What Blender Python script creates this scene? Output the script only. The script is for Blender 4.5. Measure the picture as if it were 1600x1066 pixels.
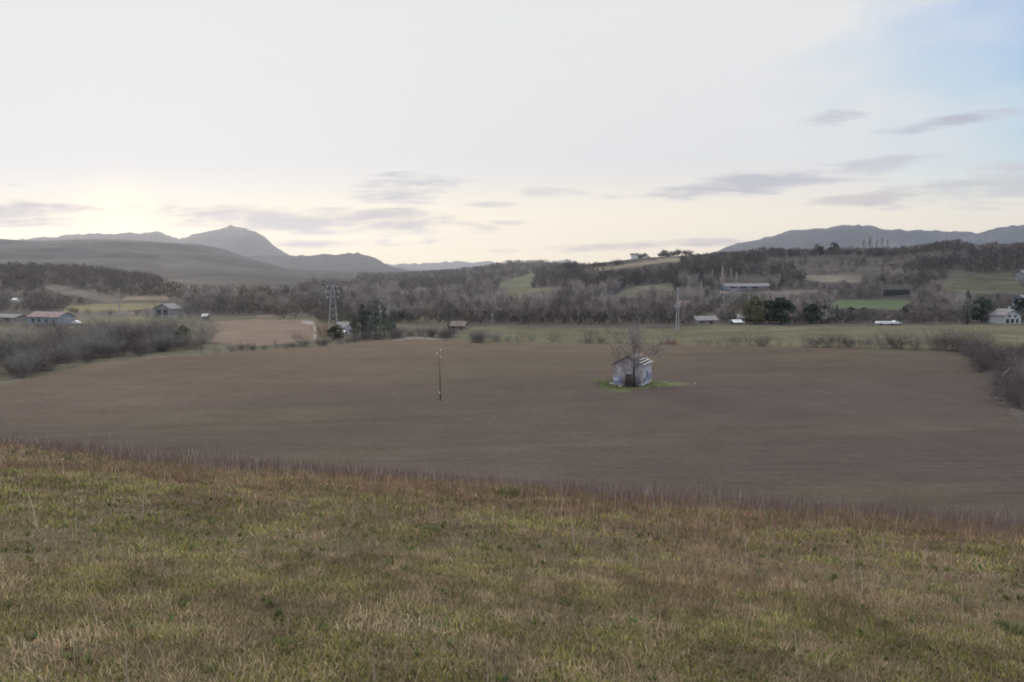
import bpy, math, random
import numpy as np
from mathutils import Vector, Matrix

# ------------------------------------------------------------------ scene, camera, light
scene = bpy.context.scene
for o in list(bpy.data.objects):
    bpy.data.objects.remove(o)
COL = scene.collection
R = math.radians
F = 1244.0          # focal length in photo pixels (1600 wide)
PITCH = R(5.2)
CAMZ = 20.5         # eye height above the valley floor

cam_data = bpy.data.cameras.new("camera")
cam = bpy.data.objects.new("camera", cam_data)
COL.objects.link(cam)
cam_data.sensor_width = 36.0
cam_data.lens = 36.0 * F / 1600.0
cam_data.clip_start = 0.05
cam_data.clip_end = 60000
cam.location = (0, 0, CAMZ)
cam.rotation_euler = (R(90) - PITCH, 0, 0)
scene.camera = cam

scene.view_settings.view_transform = 'Standard'
scene.view_settings.look = 'None'
scene.view_settings.exposure = 0.0
scene.view_settings.gamma = 1.0
scene.cycles.max_bounces = 4
scene.cycles.diffuse_bounces = 2
scene.cycles.glossy_bounces = 1
scene.cycles.transmission_bounces = 2
scene.cycles.volume_bounces = 1
scene.cycles.transparent_max_bounces = 4
scene.cycles.caustics_reflective = False
scene.cycles.caustics_refractive = False
scene.cycles.use_denoising = True
scene.cycles.filter_width = 1.8

SUN_EL, SUN_AZ = R(4.0), R(-26.2)     # azimuth from +Y, positive to +X
sun_data = bpy.data.lights.new("sun", 'SUN')
sun = bpy.data.objects.new("sun", sun_data)
COL.objects.link(sun)
sun_data.energy = 1.3
sun_data.angle = R(10)
sun_data.color = (1.0, 0.80, 0.58)
sdir = Vector((math.sin(SUN_AZ) * math.cos(SUN_EL), math.cos(SUN_AZ) * math.cos(SUN_EL), math.sin(SUN_EL)))
sun.rotation_euler = sdir.to_track_quat('Z', 'Y').to_euler()
sun.location = (-100, 200, 80)


def ray(px, py):
    """direction of a photo pixel in world space"""
    x = (px - 800.0) / F
    z = -(py - 533.0) / F
    c, s = math.cos(PITCH), math.sin(PITCH)
    return np.array([x, c + z * s, z * c - s])


class NT:
    """small helper for building node trees"""
    def __init__(self, tree):
        self.t = tree
        self.n = tree.nodes
        self.l = tree.links

    def node(self, typ, **kw):
        n = self.n.new(typ)
        for k, v in kw.items():
            setattr(n, k, v)
        return n

    def put(self, sock, v):
        if isinstance(v, bpy.types.NodeSocket):
            self.l.new(v, sock)
        elif v is not None:
            sock.default_value = v

    def math(self, op, a, b=None, c=None, clamp=False):
        n = self.node('ShaderNodeMath', operation=op, use_clamp=clamp)
        self.put(n.inputs[0], a)
        self.put(n.inputs[1], b)
        self.put(n.inputs[2], c)
        return n.outputs[0]

    def mix(self, f, a, b, mode='MIX'):
        n = self.node('ShaderNodeMix', data_type='RGBA', blend_type=mode)
        n.clamp_factor = True
        self.put(n.inputs[0], f)
        self.put(n.inputs[6], a)
        self.put(n.inputs[7], b)
        return n.outputs[2]

    def noise(self, vec, scale, detail=4, rough=0.55, dist=0.0):
        n = self.node('ShaderNodeTexNoise')
        n.inputs['Scale'].default_value = scale
        n.inputs['Detail'].default_value = detail
        n.inputs['Roughness'].default_value = rough
        n.inputs['Distortion'].default_value = dist
        if vec is not None:
            self.put(n.inputs['Vector'], vec)
        return n.outputs['Fac']

    def smooth(self, v, lo, hi, a=0.0, b=1.0):
        n = self.node('ShaderNodeMapRange', interpolation_type='SMOOTHSTEP')
        self.put(n.inputs[0], v)
        n.inputs[1].default_value = lo
        n.inputs[2].default_value = hi
        n.inputs[3].default_value = a
        n.inputs[4].default_value = b
        return n.outputs[0]

    def mapping(self, vec, scale=(1, 1, 1), rot=(0, 0, 0), loc=(0, 0, 0)):
        n = self.node('ShaderNodeMapping')
        self.put(n.inputs[0], vec)
        n.inputs[1].default_value = loc
        n.inputs[2].default_value = rot
        n.inputs[3].default_value = scale
        return n.outputs[0]


# ------------------------------------------------------------------ world
world = bpy.data.worlds.new("World")
scene.world = world
world.use_nodes = True
W = NT(world.node_tree)
W.n.clear()
w_out = W.node('ShaderNodeOutputWorld')
w_bg = W.node('ShaderNodeBackground')
BG = 0.10
w_bg.inputs[1].default_value = BG
sky = W.node('ShaderNodeTexSky', sky_type='NISHITA')
sky.sun_disc = False
sky.sun_elevation = SUN_EL
sky.sun_rotation = SUN_AZ
sky.altitude = 400
sky.air_density = 1.0
sky.dust_density = 1.2
sky.ozone_density = 2.5
tc = W.node('ShaderNodeTexCoord')
sep = W.node('ShaderNodeSeparateXYZ')
W.l.new(tc.outputs['Generated'], sep.inputs[0])
dx, dy, dz = sep.outputs
ypos = W.math('MAXIMUM', dy, 0.05)
U = W.math('DIVIDE', dx, ypos)
V = W.math('DIVIDE', dz, ypos)
comb = W.node('ShaderNodeCombineXYZ')
W.l.new(U, comb.inputs[0]); W.l.new(V, comb.inputs[1])
front = W.smooth(dy, 0.05, 0.3)
UV = comb.outputs[0]
SKYMAX = 0.81 / BG
skyc = W.mix(1.0, sky.outputs[0], (3.75, 3.6, 6.2, 1), 'MULTIPLY')
# a thin high veil of cloud, thick towards the sun, with torn blue gaps away from it
sund = W.node('ShaderNodeVectorMath', operation='DOT_PRODUCT')
W.l.new(tc.outputs['Generated'], sund.inputs[0])
sund.inputs[1].default_value = sdir
veil_n = W.noise(W.mapping(UV, (1.3, 3.4, 1), (0, 0, R(-14)), (3.1, 0.4, 0)), 1.6, 5, 0.5, 0.3)
near_sun = W.smooth(sund.outputs['Value'], 0.40, 0.80)
veil = W.math('ADD', W.math('MULTIPLY', near_sun, 0.95), W.math('MULTIPLY', W.smooth(veil_n, 0.40, 0.68), 0.5), clamp=True)
skyc = W.mix(veil, skyc, (SKYMAX * 1.0, SKYMAX * 1.0, SKYMAX * 0.99, 1))
clampn = W.mix(1.0, skyc, (SKYMAX, SKYMAX, SKYMAX * 0.995, 1), 'DARKEN')
skyc = clampn
low = W.math('MULTIPLY', W.smooth(V, 0.14, 0.01), front)
skyc = W.mix(W.math('MULTIPLY', low, 0.85), skyc, (SKYMAX * 1.78, SKYMAX * 1.48, SKYMAX * 0.92, 1))
gd = ray(188, 352)
glown = W.node('ShaderNodeVectorMath', operation='DOT_PRODUCT')
W.l.new(tc.outputs['Generated'], glown.inputs[0])
glown.inputs[1].default_value = gd / np.linalg.norm(gd)
glow = W.math('POWER', W.math('MAXIMUM', glown.outputs['Value'], 0.0), 2200.0)
skyc = W.mix(W.math('MULTIPLY', glow, 0.95), skyc, (SKYMAX * 2.3, SKYMAX * 1.85, SKYMAX * 1.05, 1))
fib = W.noise(W.mapping(UV, (7, 58, 1), (0, 0, R(-5))), 1.0, 8, 0.66, 0.6)
lump = W.noise(W.mapping(UV, (14, 34, 1), (0, 0, R(-4)), (5, 2, 0)), 1.0, 3, 0.5, 0.2)


def cloud(px, py, rx, ry, tilt, col, amount):
    """a long low cloud bank lying in one direction of the sky"""
    global skyc
    d = ray(px, py)
    u0, v0 = d[0] / d[1], d[2] / d[1]
    ct, st = math.cos(R(tilt)), math.sin(R(tilt))
    du = W.math('SUBTRACT', U, u0); dv = W.math('SUBTRACT', V, v0)
    a = W.math('MULTIPLY', W.math('ADD', W.math('MULTIPLY', du, ct), W.math('MULTIPLY', dv, st)), F / rx)
    b = W.math('MULTIPLY', W.math('SUBTRACT', W.math('MULTIPLY', dv, ct), W.math('MULTIPLY', du, st)), F / ry)
    r2 = W.math('ADD', W.math('MULTIPLY', a, a), W.math('MULTIPLY', b, b))
    body = W.math('SUBTRACT', 1.0, r2)
    n = W.math('ADD', W.math('MULTIPLY', W.math('SUBTRACT', fib, 0.5), 4.4), W.math('MULTIPLY', W.math('SUBTRACT', lump, 0.5), 2.4))
    m = W.smooth(W.math('ADD', body, n), -0.1, 1.35)
    m = W.math('MULTIPLY', W.math('MULTIPLY', m, front), min(1.0, amount * 1.15))
    c = tuple(((x - 14) / 255.0 / 12.92 if x < 10 else (((x - 14) / 255.0 + 0.055) / 1.055) ** 2.4) / BG for x in col) + (1,)
    skyc = W.mix(m, skyc, c)


cloud(645, 297, 95, 26, 1, (204, 204, 212), 0.8)
cloud(770, 320, 50, 6, 0, (212, 208, 208), 0.6)
cloud(20, 327, 150, 34, -4, (206, 199, 201), 1.0)
cloud(450, 344, 320, 28, -2, (216, 209, 208), 0.95)
cloud(540, 380, 130, 9, 0, (214, 202, 200), 0.8)
cloud(805, 348, 48, 6, 0, (212, 206, 204), 0.6)
cloud(1190, 286, 190, 20, 5, (210, 210, 216), 0.85)
cloud(1060, 302, 150, 6, 3, (212, 208, 210), 0.6)
cloud(1360, 262, 150, 14, 9, (214, 214, 220), 0.65)
cloud(1340, 312, 110, 12, 6, (220, 210, 205), 0.6)
cloud(870, 302, 60, 9, 0, (214, 210, 208), 0.4)
cloud(1285, 189, 75, 13, 6, (206, 207, 216), 0.85)
cloud(1480, 191, 125, 11, 9, (200, 203, 216), 0.85)
cloud(1000, 384, 210, 9, 2, (222, 206, 196), 0.8)
cloud(1560, 290, 190, 36, 6, (214, 213, 214), 0.6)
# sky overhead, out of view, made brighter as added light for the ground
zen = W.smooth(dz, 0.36, 0.75)
skyc = W.mix(zen, skyc, (SKYMAX * 2.15, SKYMAX * 2.12, SKYMAX * 2.1, 1))
W.l.new(skyc, w_bg.inputs[0])
W.l.new(w_bg.outputs[0], w_out.inputs[0])


# ------------------------------------------------------------------ small helpers
rng = np.random.default_rng(7)
random.seed(7)


def srgb(r, g, b):
    f = lambda c: (c / 255 / 12.92) if c <= 10 else ((c / 255 + 0.055) / 1.055) ** 2.4
    return (f(r), f(g), f(b))


def lattice(ix, iy, seed):
    n = (ix.astype(np.int64) * 374761393 + iy.astype(np.int64) * 668265263 + seed * 974711) & 0x7fffffff
    n = ((n ^ (n >> 13)) * 1274126177) & 0x7fffffff
    return ((n ^ (n >> 16)) & 0xffff) / 65535.0


def vnoise(x, y, seed=0):
    x = np.asarray(x, float); y = np.asarray(y, float)
    ix = np.floor(x); iy = np.floor(y)
    fx = x - ix; fy = y - iy
    fx = fx * fx * (3 - 2 * fx); fy = fy * fy * (3 - 2 * fy)
    a = lattice(ix, iy, seed); b = lattice(ix + 1, iy, seed)
    c = lattice(ix, iy + 1, seed); d = lattice(ix + 1, iy + 1, seed)
    return (a + (b - a) * fx) * (1 - fy) + (c + (d - c) * fx) * fy - 0.5


def fbm(x, y, seed=0, octaves=4):
    s, amp = 0, 1.0
    for i in range(octaves):
        s = s + amp * vnoise(x * 2 ** i, y * 2 ** i, seed + i)
        amp *= 0.5
    return s


def sstep(a, b, v):
    t = np.clip((v - a) / (b - a), 0, 1)
    return t * t * (3 - 2 * t)


def inpoly(x, y, poly):
    x = np.asarray(x, float); y = np.asarray(y, float)
    r = np.zeros(x.shape, bool)
    n = len(poly)
    for i in range(n):
        x0, y0 = poly[i]; x1, y1 = poly[(i + 1) % n]
        if y0 == y1:
            continue
        hit = ((y0 > y) != (y1 > y)) & (x < (x1 - x0) * (y - y0) / (y1 - y0) + x0)
        r ^= hit
    return r


# ------------------------------------------------------------------ the lie of the land
DOWN = R(16.5)
DSX, DSY = math.sin(DOWN), math.cos(DOWN)


def px_of(x, y):
    """photo column in which a ground direction appears (for ridge profiles)"""
    y = np.maximum(y, 1e-3)
    return 800 + F * x / y


# each ridge: (photo points of its skyline, distance of the skyline, distance of its foot, noise)
def prof(pts):
    a = np.array(pts, float)
    return a[:, 0], (420 - a[:, 1]) / F


RIDGES = [
    # near hill on the left
    dict(p=prof([(-900, 412), (-200, 414), (0, 423), (60, 424), (150, 428), (220, 437), (290, 449), (400, 470), (2500, 480)]), R=(760, 760), foot=0.55, n=1.5, ns=70, back=0.5),
    # long wooded hill in the middle
    dict(p=prof([(-400, 470), (300, 452), (480, 441), (540, 437), (620, 431), (700, 425), (760, 418), (795, 411), (850, 411), (890, 415), (960, 425), (1100, 440), (2500, 460)]), R=(2100, 2100), foot=0.42, n=3, ns=220, back=0.5),
    # hill with the fields, rising to the right
    dict(p=prof([(600, 470), (780, 440), (880, 418), (960, 409), (1000, 404), (1060, 401), (1130, 395), (1200, 391), (1300, 390), (1400, 389), (1440, 383), (1490, 377), (1525, 386), (1600, 380), (1800, 372), (2600, 372)]), R=(1250, 900), foot=0.40, n=1.2, ns=90, back=0.6),
    # mountains
    dict(p=prof([(-1500, 380), (-200, 384), (0, 383), (60, 373), (120, 368), (200, 365), (255, 363), (283, 375), (300, 370), (318, 363), (335, 359), (350, 358), (357, 356), (365, 351), (372, 355), (387, 357), (398, 362), (408, 366), (416, 374), (426, 382), (440, 391), (460, 400), (520, 415), (700, 425), (2600, 428)]), R=(9000, 9000), foot=0.75, n=26, ns=700, back=0.7),
    dict(p=prof([(-1800, 360), (-300, 372), (0, 374), (60, 377), (140, 374), (200, 375), (260, 379), (320, 383), (350, 389), (395, 405), (450, 419), (560, 426), (2600, 430)]), R=(3900, 3900), foot=0.33, pw=1.25, n=14, ns=420, back=0.6),
    dict(p=prof([(200, 426), (340, 408), (390, 402), (440, 400), (500, 398), (560, 396), (585, 404), (610, 415), (650, 425), (2600, 430)]), R=(6200, 6200), foot=0.75, n=14, ns=420, back=0.6),
    dict(p=prof([(300, 420), (600, 412), (640, 414), (700, 409), (765, 408), (800, 417), (850, 414), (885, 406), (910, 414), (1000, 424), (2600, 428)]), R=(13500, 13500), foot=0.8, n=18, ns=900, back=0.9),
    dict(p=prof([(950, 425), (1100, 398), (1150, 383), (1200, 371), (1240, 362), (1310, 353), (1345, 354), (1385, 361), (1410, 363), (1480, 362), (1520, 366), (1550, 358), (1575, 353), (1620, 350), (1800, 340), (2600, 345)]), R=(7200, 6600), foot=0.68, n=22, ns=520, back=0.7),
]


def hill_drop(s):
    p = np.where(s < 0, 0.15 * s, 0.15 * s + 0.00284 * s * s)
    return np.where(s < -60, -9 + 0.02 * (s + 60), p)


def height(x, y):
    x = np.asarray(x, float); y = np.asarray(y, float)
    r = np.hypot(x, y)
    s = x * DSX + y * DSY + 1.2 * fbm(x / 38, y / 38, 3, 2) * sstep(14, 45, r)
    top = CAMZ - 1.72
    hf = top - hill_drop(s)
    # soft meeting of the hillside and the flat valley
    k = 2.2
    hf = np.where(hf > 8, hf, k * np.log1p(np.exp(np.clip(hf / k, -30, 30))))
    hf = np.where(s > 130, 0, hf)
    hf = hf + (0.08 * fbm(x / 1.7, y / 1.7, 11, 2) + 0.12 * fbm(x / 7, y / 7, 12, 2)) * sstep(2, 6, r) * (r < 90) * (1 - sstep(60, 90, r))
    hf = hf + 0.5 * fbm(x / 26, y / 26, 17, 3) * sstep(70, 140, r)
    z = hf
    cx = px_of(x, y)
    fwd = sstep(0.02, 0.25, y / np.maximum(r, 1e-6))
    for i, d in enumerate(RIDGES):
        xs, e = d['p']
        el = np.interp(cx, xs, e)
        if d['R'][0] > 4000:
            el = el + 0.0024 * vnoise(cx / 23, cx * 0, 300 + i) + 0.0020 * vnoise(cx / 8, cx * 0, 320 + i) + .001 * vnoise(cx / 3.1, cx * 0, 340 + i)
        dist = np.interp(cx, (600, 1600), d['R'])
        yy = np.maximum(y, 1.0)
        zr = np.maximum(CAMZ + dist * el, 0.0)
        t = yy / dist
        sh = np.where(t < 1, sstep(d['foot'], 1.0, t) ** 0.85, 1 - (1 - d['back']) * sstep(1.0, 1.8, t))
        if 'pw' in d:
            sh = np.where(t < 1, np.clip((t - d['foot']) / (1 - d['foot']), 0, 1) ** d['pw'], sh)
        nz = fbm(x / d['ns'], y / d['ns'], 40 + i * 7, 5)
        big = min(1.0, d['R'][0] / 4000.0)
        dip = sstep(0.0, 1.0, (1 - t) * 7)
        rel = np.where(t < 1, big * 0.5 * np.minimum(nz - 0.25, 0.1) * dip, -0.10 * np.abs(nz) * sstep(1, 1.2, t))
        zz = zr * sh * (1 + rel) + np.where(t < 1, d['n'] * nz * sh * (1 - .75 * sstep(.85, 1, t)), 0.25 * d['n'] * nz * sh * (1 - sstep(1.0, 1.05, t)))
        z = np.maximum(z, zz * fwd)
    return z


def h1(x, y):
    return float(height(np.array([x]), np.array([y]))[0])


def at(px, py, rmin=3.0, rmax=14000.0):
    """the ground point that the photo shows at a pixel"""
    d = ray(px, py)
    t = rmin * np.exp(np.linspace(0, math.log(rmax / rmin), 6000))
    P = d[None, :] * t[:, None]
    below = (CAMZ + P[:, 2]) < height(P[:, 0], P[:, 1])
    i = int(np.argmax(below)) if below.any() else len(t) - 1
    return float(P[i, 0]), float(P[i, 1])


def spot(px, dist):
    """ground point in a photo column at a forward distance"""
    x = (px - 800.0) / F * dist
    return x, dist


def project(x, y, z):
    zc = z - CAMZ
    c, s = math.cos(PITCH), math.sin(PITCH)
    fw = y * c - zc * s
    up = y * s + zc * c
    return 800 + F * x / fw, 533 - F * up / fw


def worldpoly(pts, rmin=3.0):
    return [at(px, py, rmin) for px, py in pts]


# ------------------------------------------------------------------ land cover
def flat(pts):
    out = []
    for px, py in pts:
        d = ray(px, py)
        t = CAMZ / -d[2]
        out.append((d[0] * t, d[1] * t))
    return out


FIELD = flat([(-40, 612), (60, 589), (150, 567), (240, 559), (330, 553), (420, 546), (500, 541), (600, 532), (650, 528), (700, 533), (760, 536), (1000, 538), (1150, 540), (1300, 543), (1420, 548), (1500, 551), (1525, 566), (1540, 600), (1575, 645), (1640, 720)]) + [(45, 62), (20, 50), (-30, 55), (-90, 70), (-120, 110)]
MEADOW = flat([(700, 533), (718, 518), (742, 511), (900, 512), (1040, 513), (1120, 509), (1250, 510), (1400, 509.5), (1520, 508), (1800, 508), (2300, 512), (2300, 560), (1700, 580), (1500, 551), (1420, 548), (1300, 543), (1150, 540), (1000, 538), (760, 536)])
STUBBLE = flat([(316, 534), (322, 503), (400, 499), (480, 501), (494, 504), (494, 532), (400, 542)])
LAWN = flat([(100, 519), (104, 504), (150, 497), (280, 497), (292, 506), (285, 520), (180, 527)])
LAWN_SMALL = flat([(-60, 538), (0, 527), (66, 524), (70, 534), (0, 540)])
PATCH = flat([(925, 600), (940, 594), (1000, 592), (1040, 596), (1068, 602), (1040, 606), (1010, 610), (970, 612), (935, 608)])
TRACK = flat([(610, 533), (640, 526), (665, 527.5), (690, 531), (650, 529.5), (632, 532)])
LANE = flat([(470, 502), (490, 503), (495, 508), (494, 530), (489, 530), (489, 508), (470, 504)])

SOIL = np.array([0.125, 0.096, 0.071])
OPEN = [  # photo outline, colour of the land, distance at which to start looking for the ground
    ([(772, 448), (800, 437), (832, 427), (837, 431), (828, 448), (800, 452)], (0.115, 0.14, 0.078), 600),
    ([(765, 458), (800, 451), (878, 450), (882, 462), (800, 467)], (0.13, 0.13, 0.075), 500),
    ([(950, 466), (985, 449), (1050, 442), (1054, 456), (1000, 465)], (0.115, 0.12, 0.078), 400),
    ([(890, 424), (960, 416), (1010, 407), (1060, 402), (1066, 408), (1000, 416), (940, 423)], (0.19, 0.175, 0.11), 600),
    ([(1286, 481), (1310, 468), (1425, 470), (1425, 484)], (0.10, 0.13, 0.062), 340),
    ([(1465, 447), (1490, 427), (1580, 425), (1605, 456), (1500, 462)], (0.085, 0.09, 0.055), 400),
    ([(1253, 437), (1262, 431), (1345, 430), (1348, 441), (1290, 441)], (0.155, 0.145, 0.105), 400),
    ([(1185, 463), (1195, 455), (1280, 452), (1280, 459)], (0.13, 0.12, 0.09), 400),
    ([(96, 489), (108, 477), (252, 473), (252, 481), (180, 487)], (0.17, 0.17, 0.085), 300),
    ([(190, 470), (195, 464), (262, 464), (262, 470)], (0.21, 0.185, 0.12), 380),
    ([(60, 448), (90, 444), (200, 470), (170, 473)], (0.14, 0.13, 0.10), 380),
    ([(1360, 411), (1420, 405), (1425, 408), (1362, 414)], (0.15, 0.14, 0.09), 500),
    ([(600, 456), (640, 452), (690, 450), (690, 453), (620, 459)], (0.17, 0.15, 0.12), 500),
    ([(395, 494), (470, 488), (478, 492), (400, 497)], (0.16, 0.14, 0.10), 320),
]
OPENW = [(worldpoly(p, d), np.array(c) * np.array([.86, .80, .92])) for p, c, d in OPEN]
CLEAR = [p for p, c, d in OPEN]          # photo outlines kept free of woodland
CLEAR += [
    [(-20, 488), (130, 486), (130, 520), (-20, 522)], [(225, 468), (290, 468), (290, 503), (225, 503)],
    
    [(316, 498), (498, 498), (498, 540), (316, 540)], [(1085, 493), (1125, 493), (1125, 512), (1085, 512)],
    
    [(1118, 432), (1206, 432), (1206, 457), (1118, 457)], [(1376, 448), (1424, 448), (1424, 466), (1376, 466)],
    [(1582, 424), (1620, 424), (1620, 476), (1582, 476)], 
    [(978, 396), (1002, 396), (1002, 412), (978, 412)], [(14, 462), (36, 462), (36, 474), (14, 474)],
    [(312, 488), (332, 488), (332, 500), (312, 500)],
    
    
    [(1150, 488), (1170, 488), (1170, 512), (1150, 512)],
]

G_FIELD, G_MEADOW, G_SLOPE, G_STUB, G_GROUND, G_HILL, G_MTN, G_PATCH, G_TRACK = range(9)
G_NAMES = ['ploughed_field', 'meadow', 'grass_slope', 'stubble_field', 'ground', 'hill', 'mountains', 'grass_patch', 'dirt_path']


def cover(x, y, z):
    """land-cover class and plain soil or plant colour of ground points"""
    r = np.hypot(x, y)
    n = x.shape
    cls = np.full(n, G_GROUND)
    col = np.tile(np.array([0.085, 0.076, 0.068]), n + (1,))
    w1 = fbm(x / 60, y / 60, 5, 3); w2 = fbm(x / 9, y / 9, 8, 3)
    col = col * (1 + 0.5 * w1[..., None])
    far = r > 420
    hill = far & (z > 3)
    cls[hill] = G_HILL
    # scrubby mosaic of the hills: dark thicket, dead grass, old vine terraces
    mos = vnoise(x / 130, y / 75, 21) + 0.4 * vnoise(x / 45, y / 30, 22)
    cc = np.array([0.072, 0.065, 0.061])[None] + np.clip(mos - .15, 0, .5)[..., None] * np.array([0.10, 0.088, 0.06])
    col[far] = cc[far]
    oak = far & (x > 60) & (r < 1700)
    col[oak] *= .76
    mtn = (r > 3200) | ((r > 930) & (px_of(x, y) < 600) & (y > 0) & (px_of(x, y) > 255))  | ((r > 1150) & (px_of(x, y) <= 260) & (y > 0))
    cls[mtn] = G_MTN
    cm = np.array([0.050, 0.052, 0.050])[None] * (1 + 0.7 * fbm(x / 380, y / 380, 31, 4)[..., None])
    col[mtn] = cm[mtn]
    left = (cls == G_GROUND) & (x < -20) & (y > 110) & (y < 345)
    col[left] = (np.array([0.105, 0.098, 0.072])[None] * (1 + 0.35 * w2[..., None]))[left]
    s = x * DSX + y * DSY
    slope = (s < 66) & (r < 200)
    cls[slope] = G_SLOPE
    gn = fbm(x / 3.5, y / 3.5, 13, 3)
    rd = sstep(6.5, 14, s + 4 * gn)
    cg = np.array([0.112, 0.095, 0.057])[None] * (1 - rd[..., None]) + np.array([0.125, 0.090, 0.062])[None] * rd[..., None]
    cg = cg * (1 + 0.35 * gn[..., None])
    dk = sstep(34, 50, s)[..., None]
    cg = cg * (1 - dk) + np.array([0.118, 0.090, 0.074])[None] * dk
    col[slope] = cg[slope]
    jx = x + 1.2 * vnoise(x / 4, y / 4, 61); jy = y + 1.6 * vnoise(x / 4, y / 4, 62)

    def lay(poly, c, k, amp=0.2, wn=w2):
        m = inpoly(jx, jy, poly)
        if k is not None:
            cls[m] = k
        col[m] = (np.array(c)[None] * (1 + amp * wn[..., None]))[m]
        return m
    jx2 = x + 5 * vnoise(x / 3.1, y / 3.1, 63); jy2 = y + 7 * vnoise(x / 3.1, y / 3.1, 64)
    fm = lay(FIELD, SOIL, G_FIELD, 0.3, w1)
    soil_shade = sstep(222, 104, y - 0.42 * x + 26 * fbm(x / 70, y / 40, 73, 3))[..., None] * fm[..., None]  # soil tone and backlit shading together, painted darker toward the near right
    col[:] = col * (1 - soil_shade) + col * np.array([0.60, 0.625, 0.73])[None] * soil_shade
    # weedy greenish bands and drier pale bands left by the last ploughing
    band = fbm((x + 0.35 * y) / 55, (y - 0.2 * x) / 9, 71, 3)
    gs = sstep(0.12, 0.5, band)[..., None] * fm[..., None]
    col[:] = col * (1 - 0.55 * gs) + np.array([0.100, 0.088, 0.058])[None] * 0.55 * gs
    rut = sstep(0.28, 0.62, fbm((x + 0.5 * y) / 70, (y - 0.25 * x) / 4.0, 77, 3))[..., None] * fm[..., None]
    col[:] = col * (1 - 0.16 * rut)
    lay(MEADOW, (0.112, 0.106, 0.066), G_MEADOW, 0.3)
    lay(STUBBLE, (0.165, 0.125, 0.098), G_STUB, 0.2)
    lay(LAWN, (0.118, 0.114, 0.068), None, 0.35)
    lay(LAWN_SMALL, (0.17, 0.18, 0.09), None, 0.3)
    jx, jy = jx2, jy2
    lay(PATCH, (0.094, 0.106, 0.050), G_PATCH, 0.5)
    jx = x; jy = y
    lay(TRACK, (0.18, 0.155, 0.138), G_TRACK, 0.2)
    lay(LANE, (0.24, 0.225, 0.205), G_TRACK, 0.1)
    for poly, c in OPENW:
        lay(poly, c, None, 0.2)
    return cls, col


# ------------------------------------------------------------------ materials
MATS = {}


def mat_base(name):
    m = bpy.data.materials.new(name)
    m.use_nodes = True
    t = NT(m.node_tree)
    t.n.clear()
    out = t.node('ShaderNodeOutputMaterial')
    b = t.node('ShaderNodeBsdfPrincipled')
    b.inputs['Roughness'].default_value = 0.9
    b.inputs['Specular IOR Level'].default_value = 0.15
    t.l.new(b.outputs[0], out.inputs[0])
    MATS[name] = m
    return m, t, b, out


def mat_land(name, fine, coarse, amp, bump=0.0, furrow=False):
    m, t, b, out = mat_base(name)
    b.inputs['Specular IOR Level'].default_value = 0.05
    a = t.node('ShaderNodeVertexColor', layer_name='land')
    g = t.node('ShaderNodeNewGeometry')
    pos = g.outputs['Position']
    n1 = t.noise(pos, fine, 5, 0.65)
    n2 = t.noise(pos, coarse, 4, 0.6)
    v = t.math('ADD', t.math('MULTIPLY', n1, 0.6), t.math('MULTIPLY', n2, 0.4))
    if furrow:
        n3 = t.noise(t.mapping(pos, (0.08, 2.2, 1), (0, 0, R(24))), 1.0, 4, 0.6, 0.2)
        v = t.math('ADD', t.math('MULTIPLY', v, 0.6), t.math('MULTIPLY', n3, 0.4))
    f = t.smooth(v, 0.3, 0.7, 1 - amp, 1 + amp)
    cm = t.node('ShaderNodeCombineXYZ')
    for k in range(3):
        t.l.new(f, cm.inputs[k])
    c = t.mix(1.0, a.outputs[0], cm.outputs[0], 'MULTIPLY')
    t.put(b.inputs['Base Color'], c)
    if bump:
        bn = t.node('ShaderNodeBump')
        bn.inputs['Strength'].default_value = 0.6
        bn.inputs['Distance'].default_value = bump
        t.l.new(v, bn.inputs['Height'])
        t.l.new(bn.outputs[0], b.inputs['Normal'])
    return m


mat_land('slope', 70.0, 9.0, 0.6, 0.03)
mat_land('soil', 1.1, 0.12, 0.30, 0.10, True)
mat_land('turf', 0.8, 0.1, 0.35, 0.1)
mat_land('hillside', 0.06, 0.012, 0.5, 0.0)
mat_land('mountain', 0.012, 0.003, 0.5, 0.0)


def mat_plain(name, col, amp=0.2, scale=2.0, rough=0.85, spec=0.2, metal=0.0, object_space=True):
    m, t, b, out = mat_base(name)
    tcn = t.node('ShaderNodeTexCoord')
    n = t.noise(tcn.outputs['Object'], scale, 4, 0.6)
    f = t.smooth(n, 0.3, 0.7, 1 - amp, 1 + amp)
    cm = t.node('ShaderNodeCombineXYZ')
    for k in range(3):
        t.l.new(f, cm.inputs[k])
    c = t.mix(1.0, tuple(col) + (1,), cm.outputs[0], 'MULTIPLY')
    t.put(b.inputs['Base Color'], c)
    b.inputs['Roughness'].default_value = rough
    b.inputs['Specular IOR Level'].default_value = spec
    b.inputs['Metallic'].default_value = metal
    return m


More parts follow.
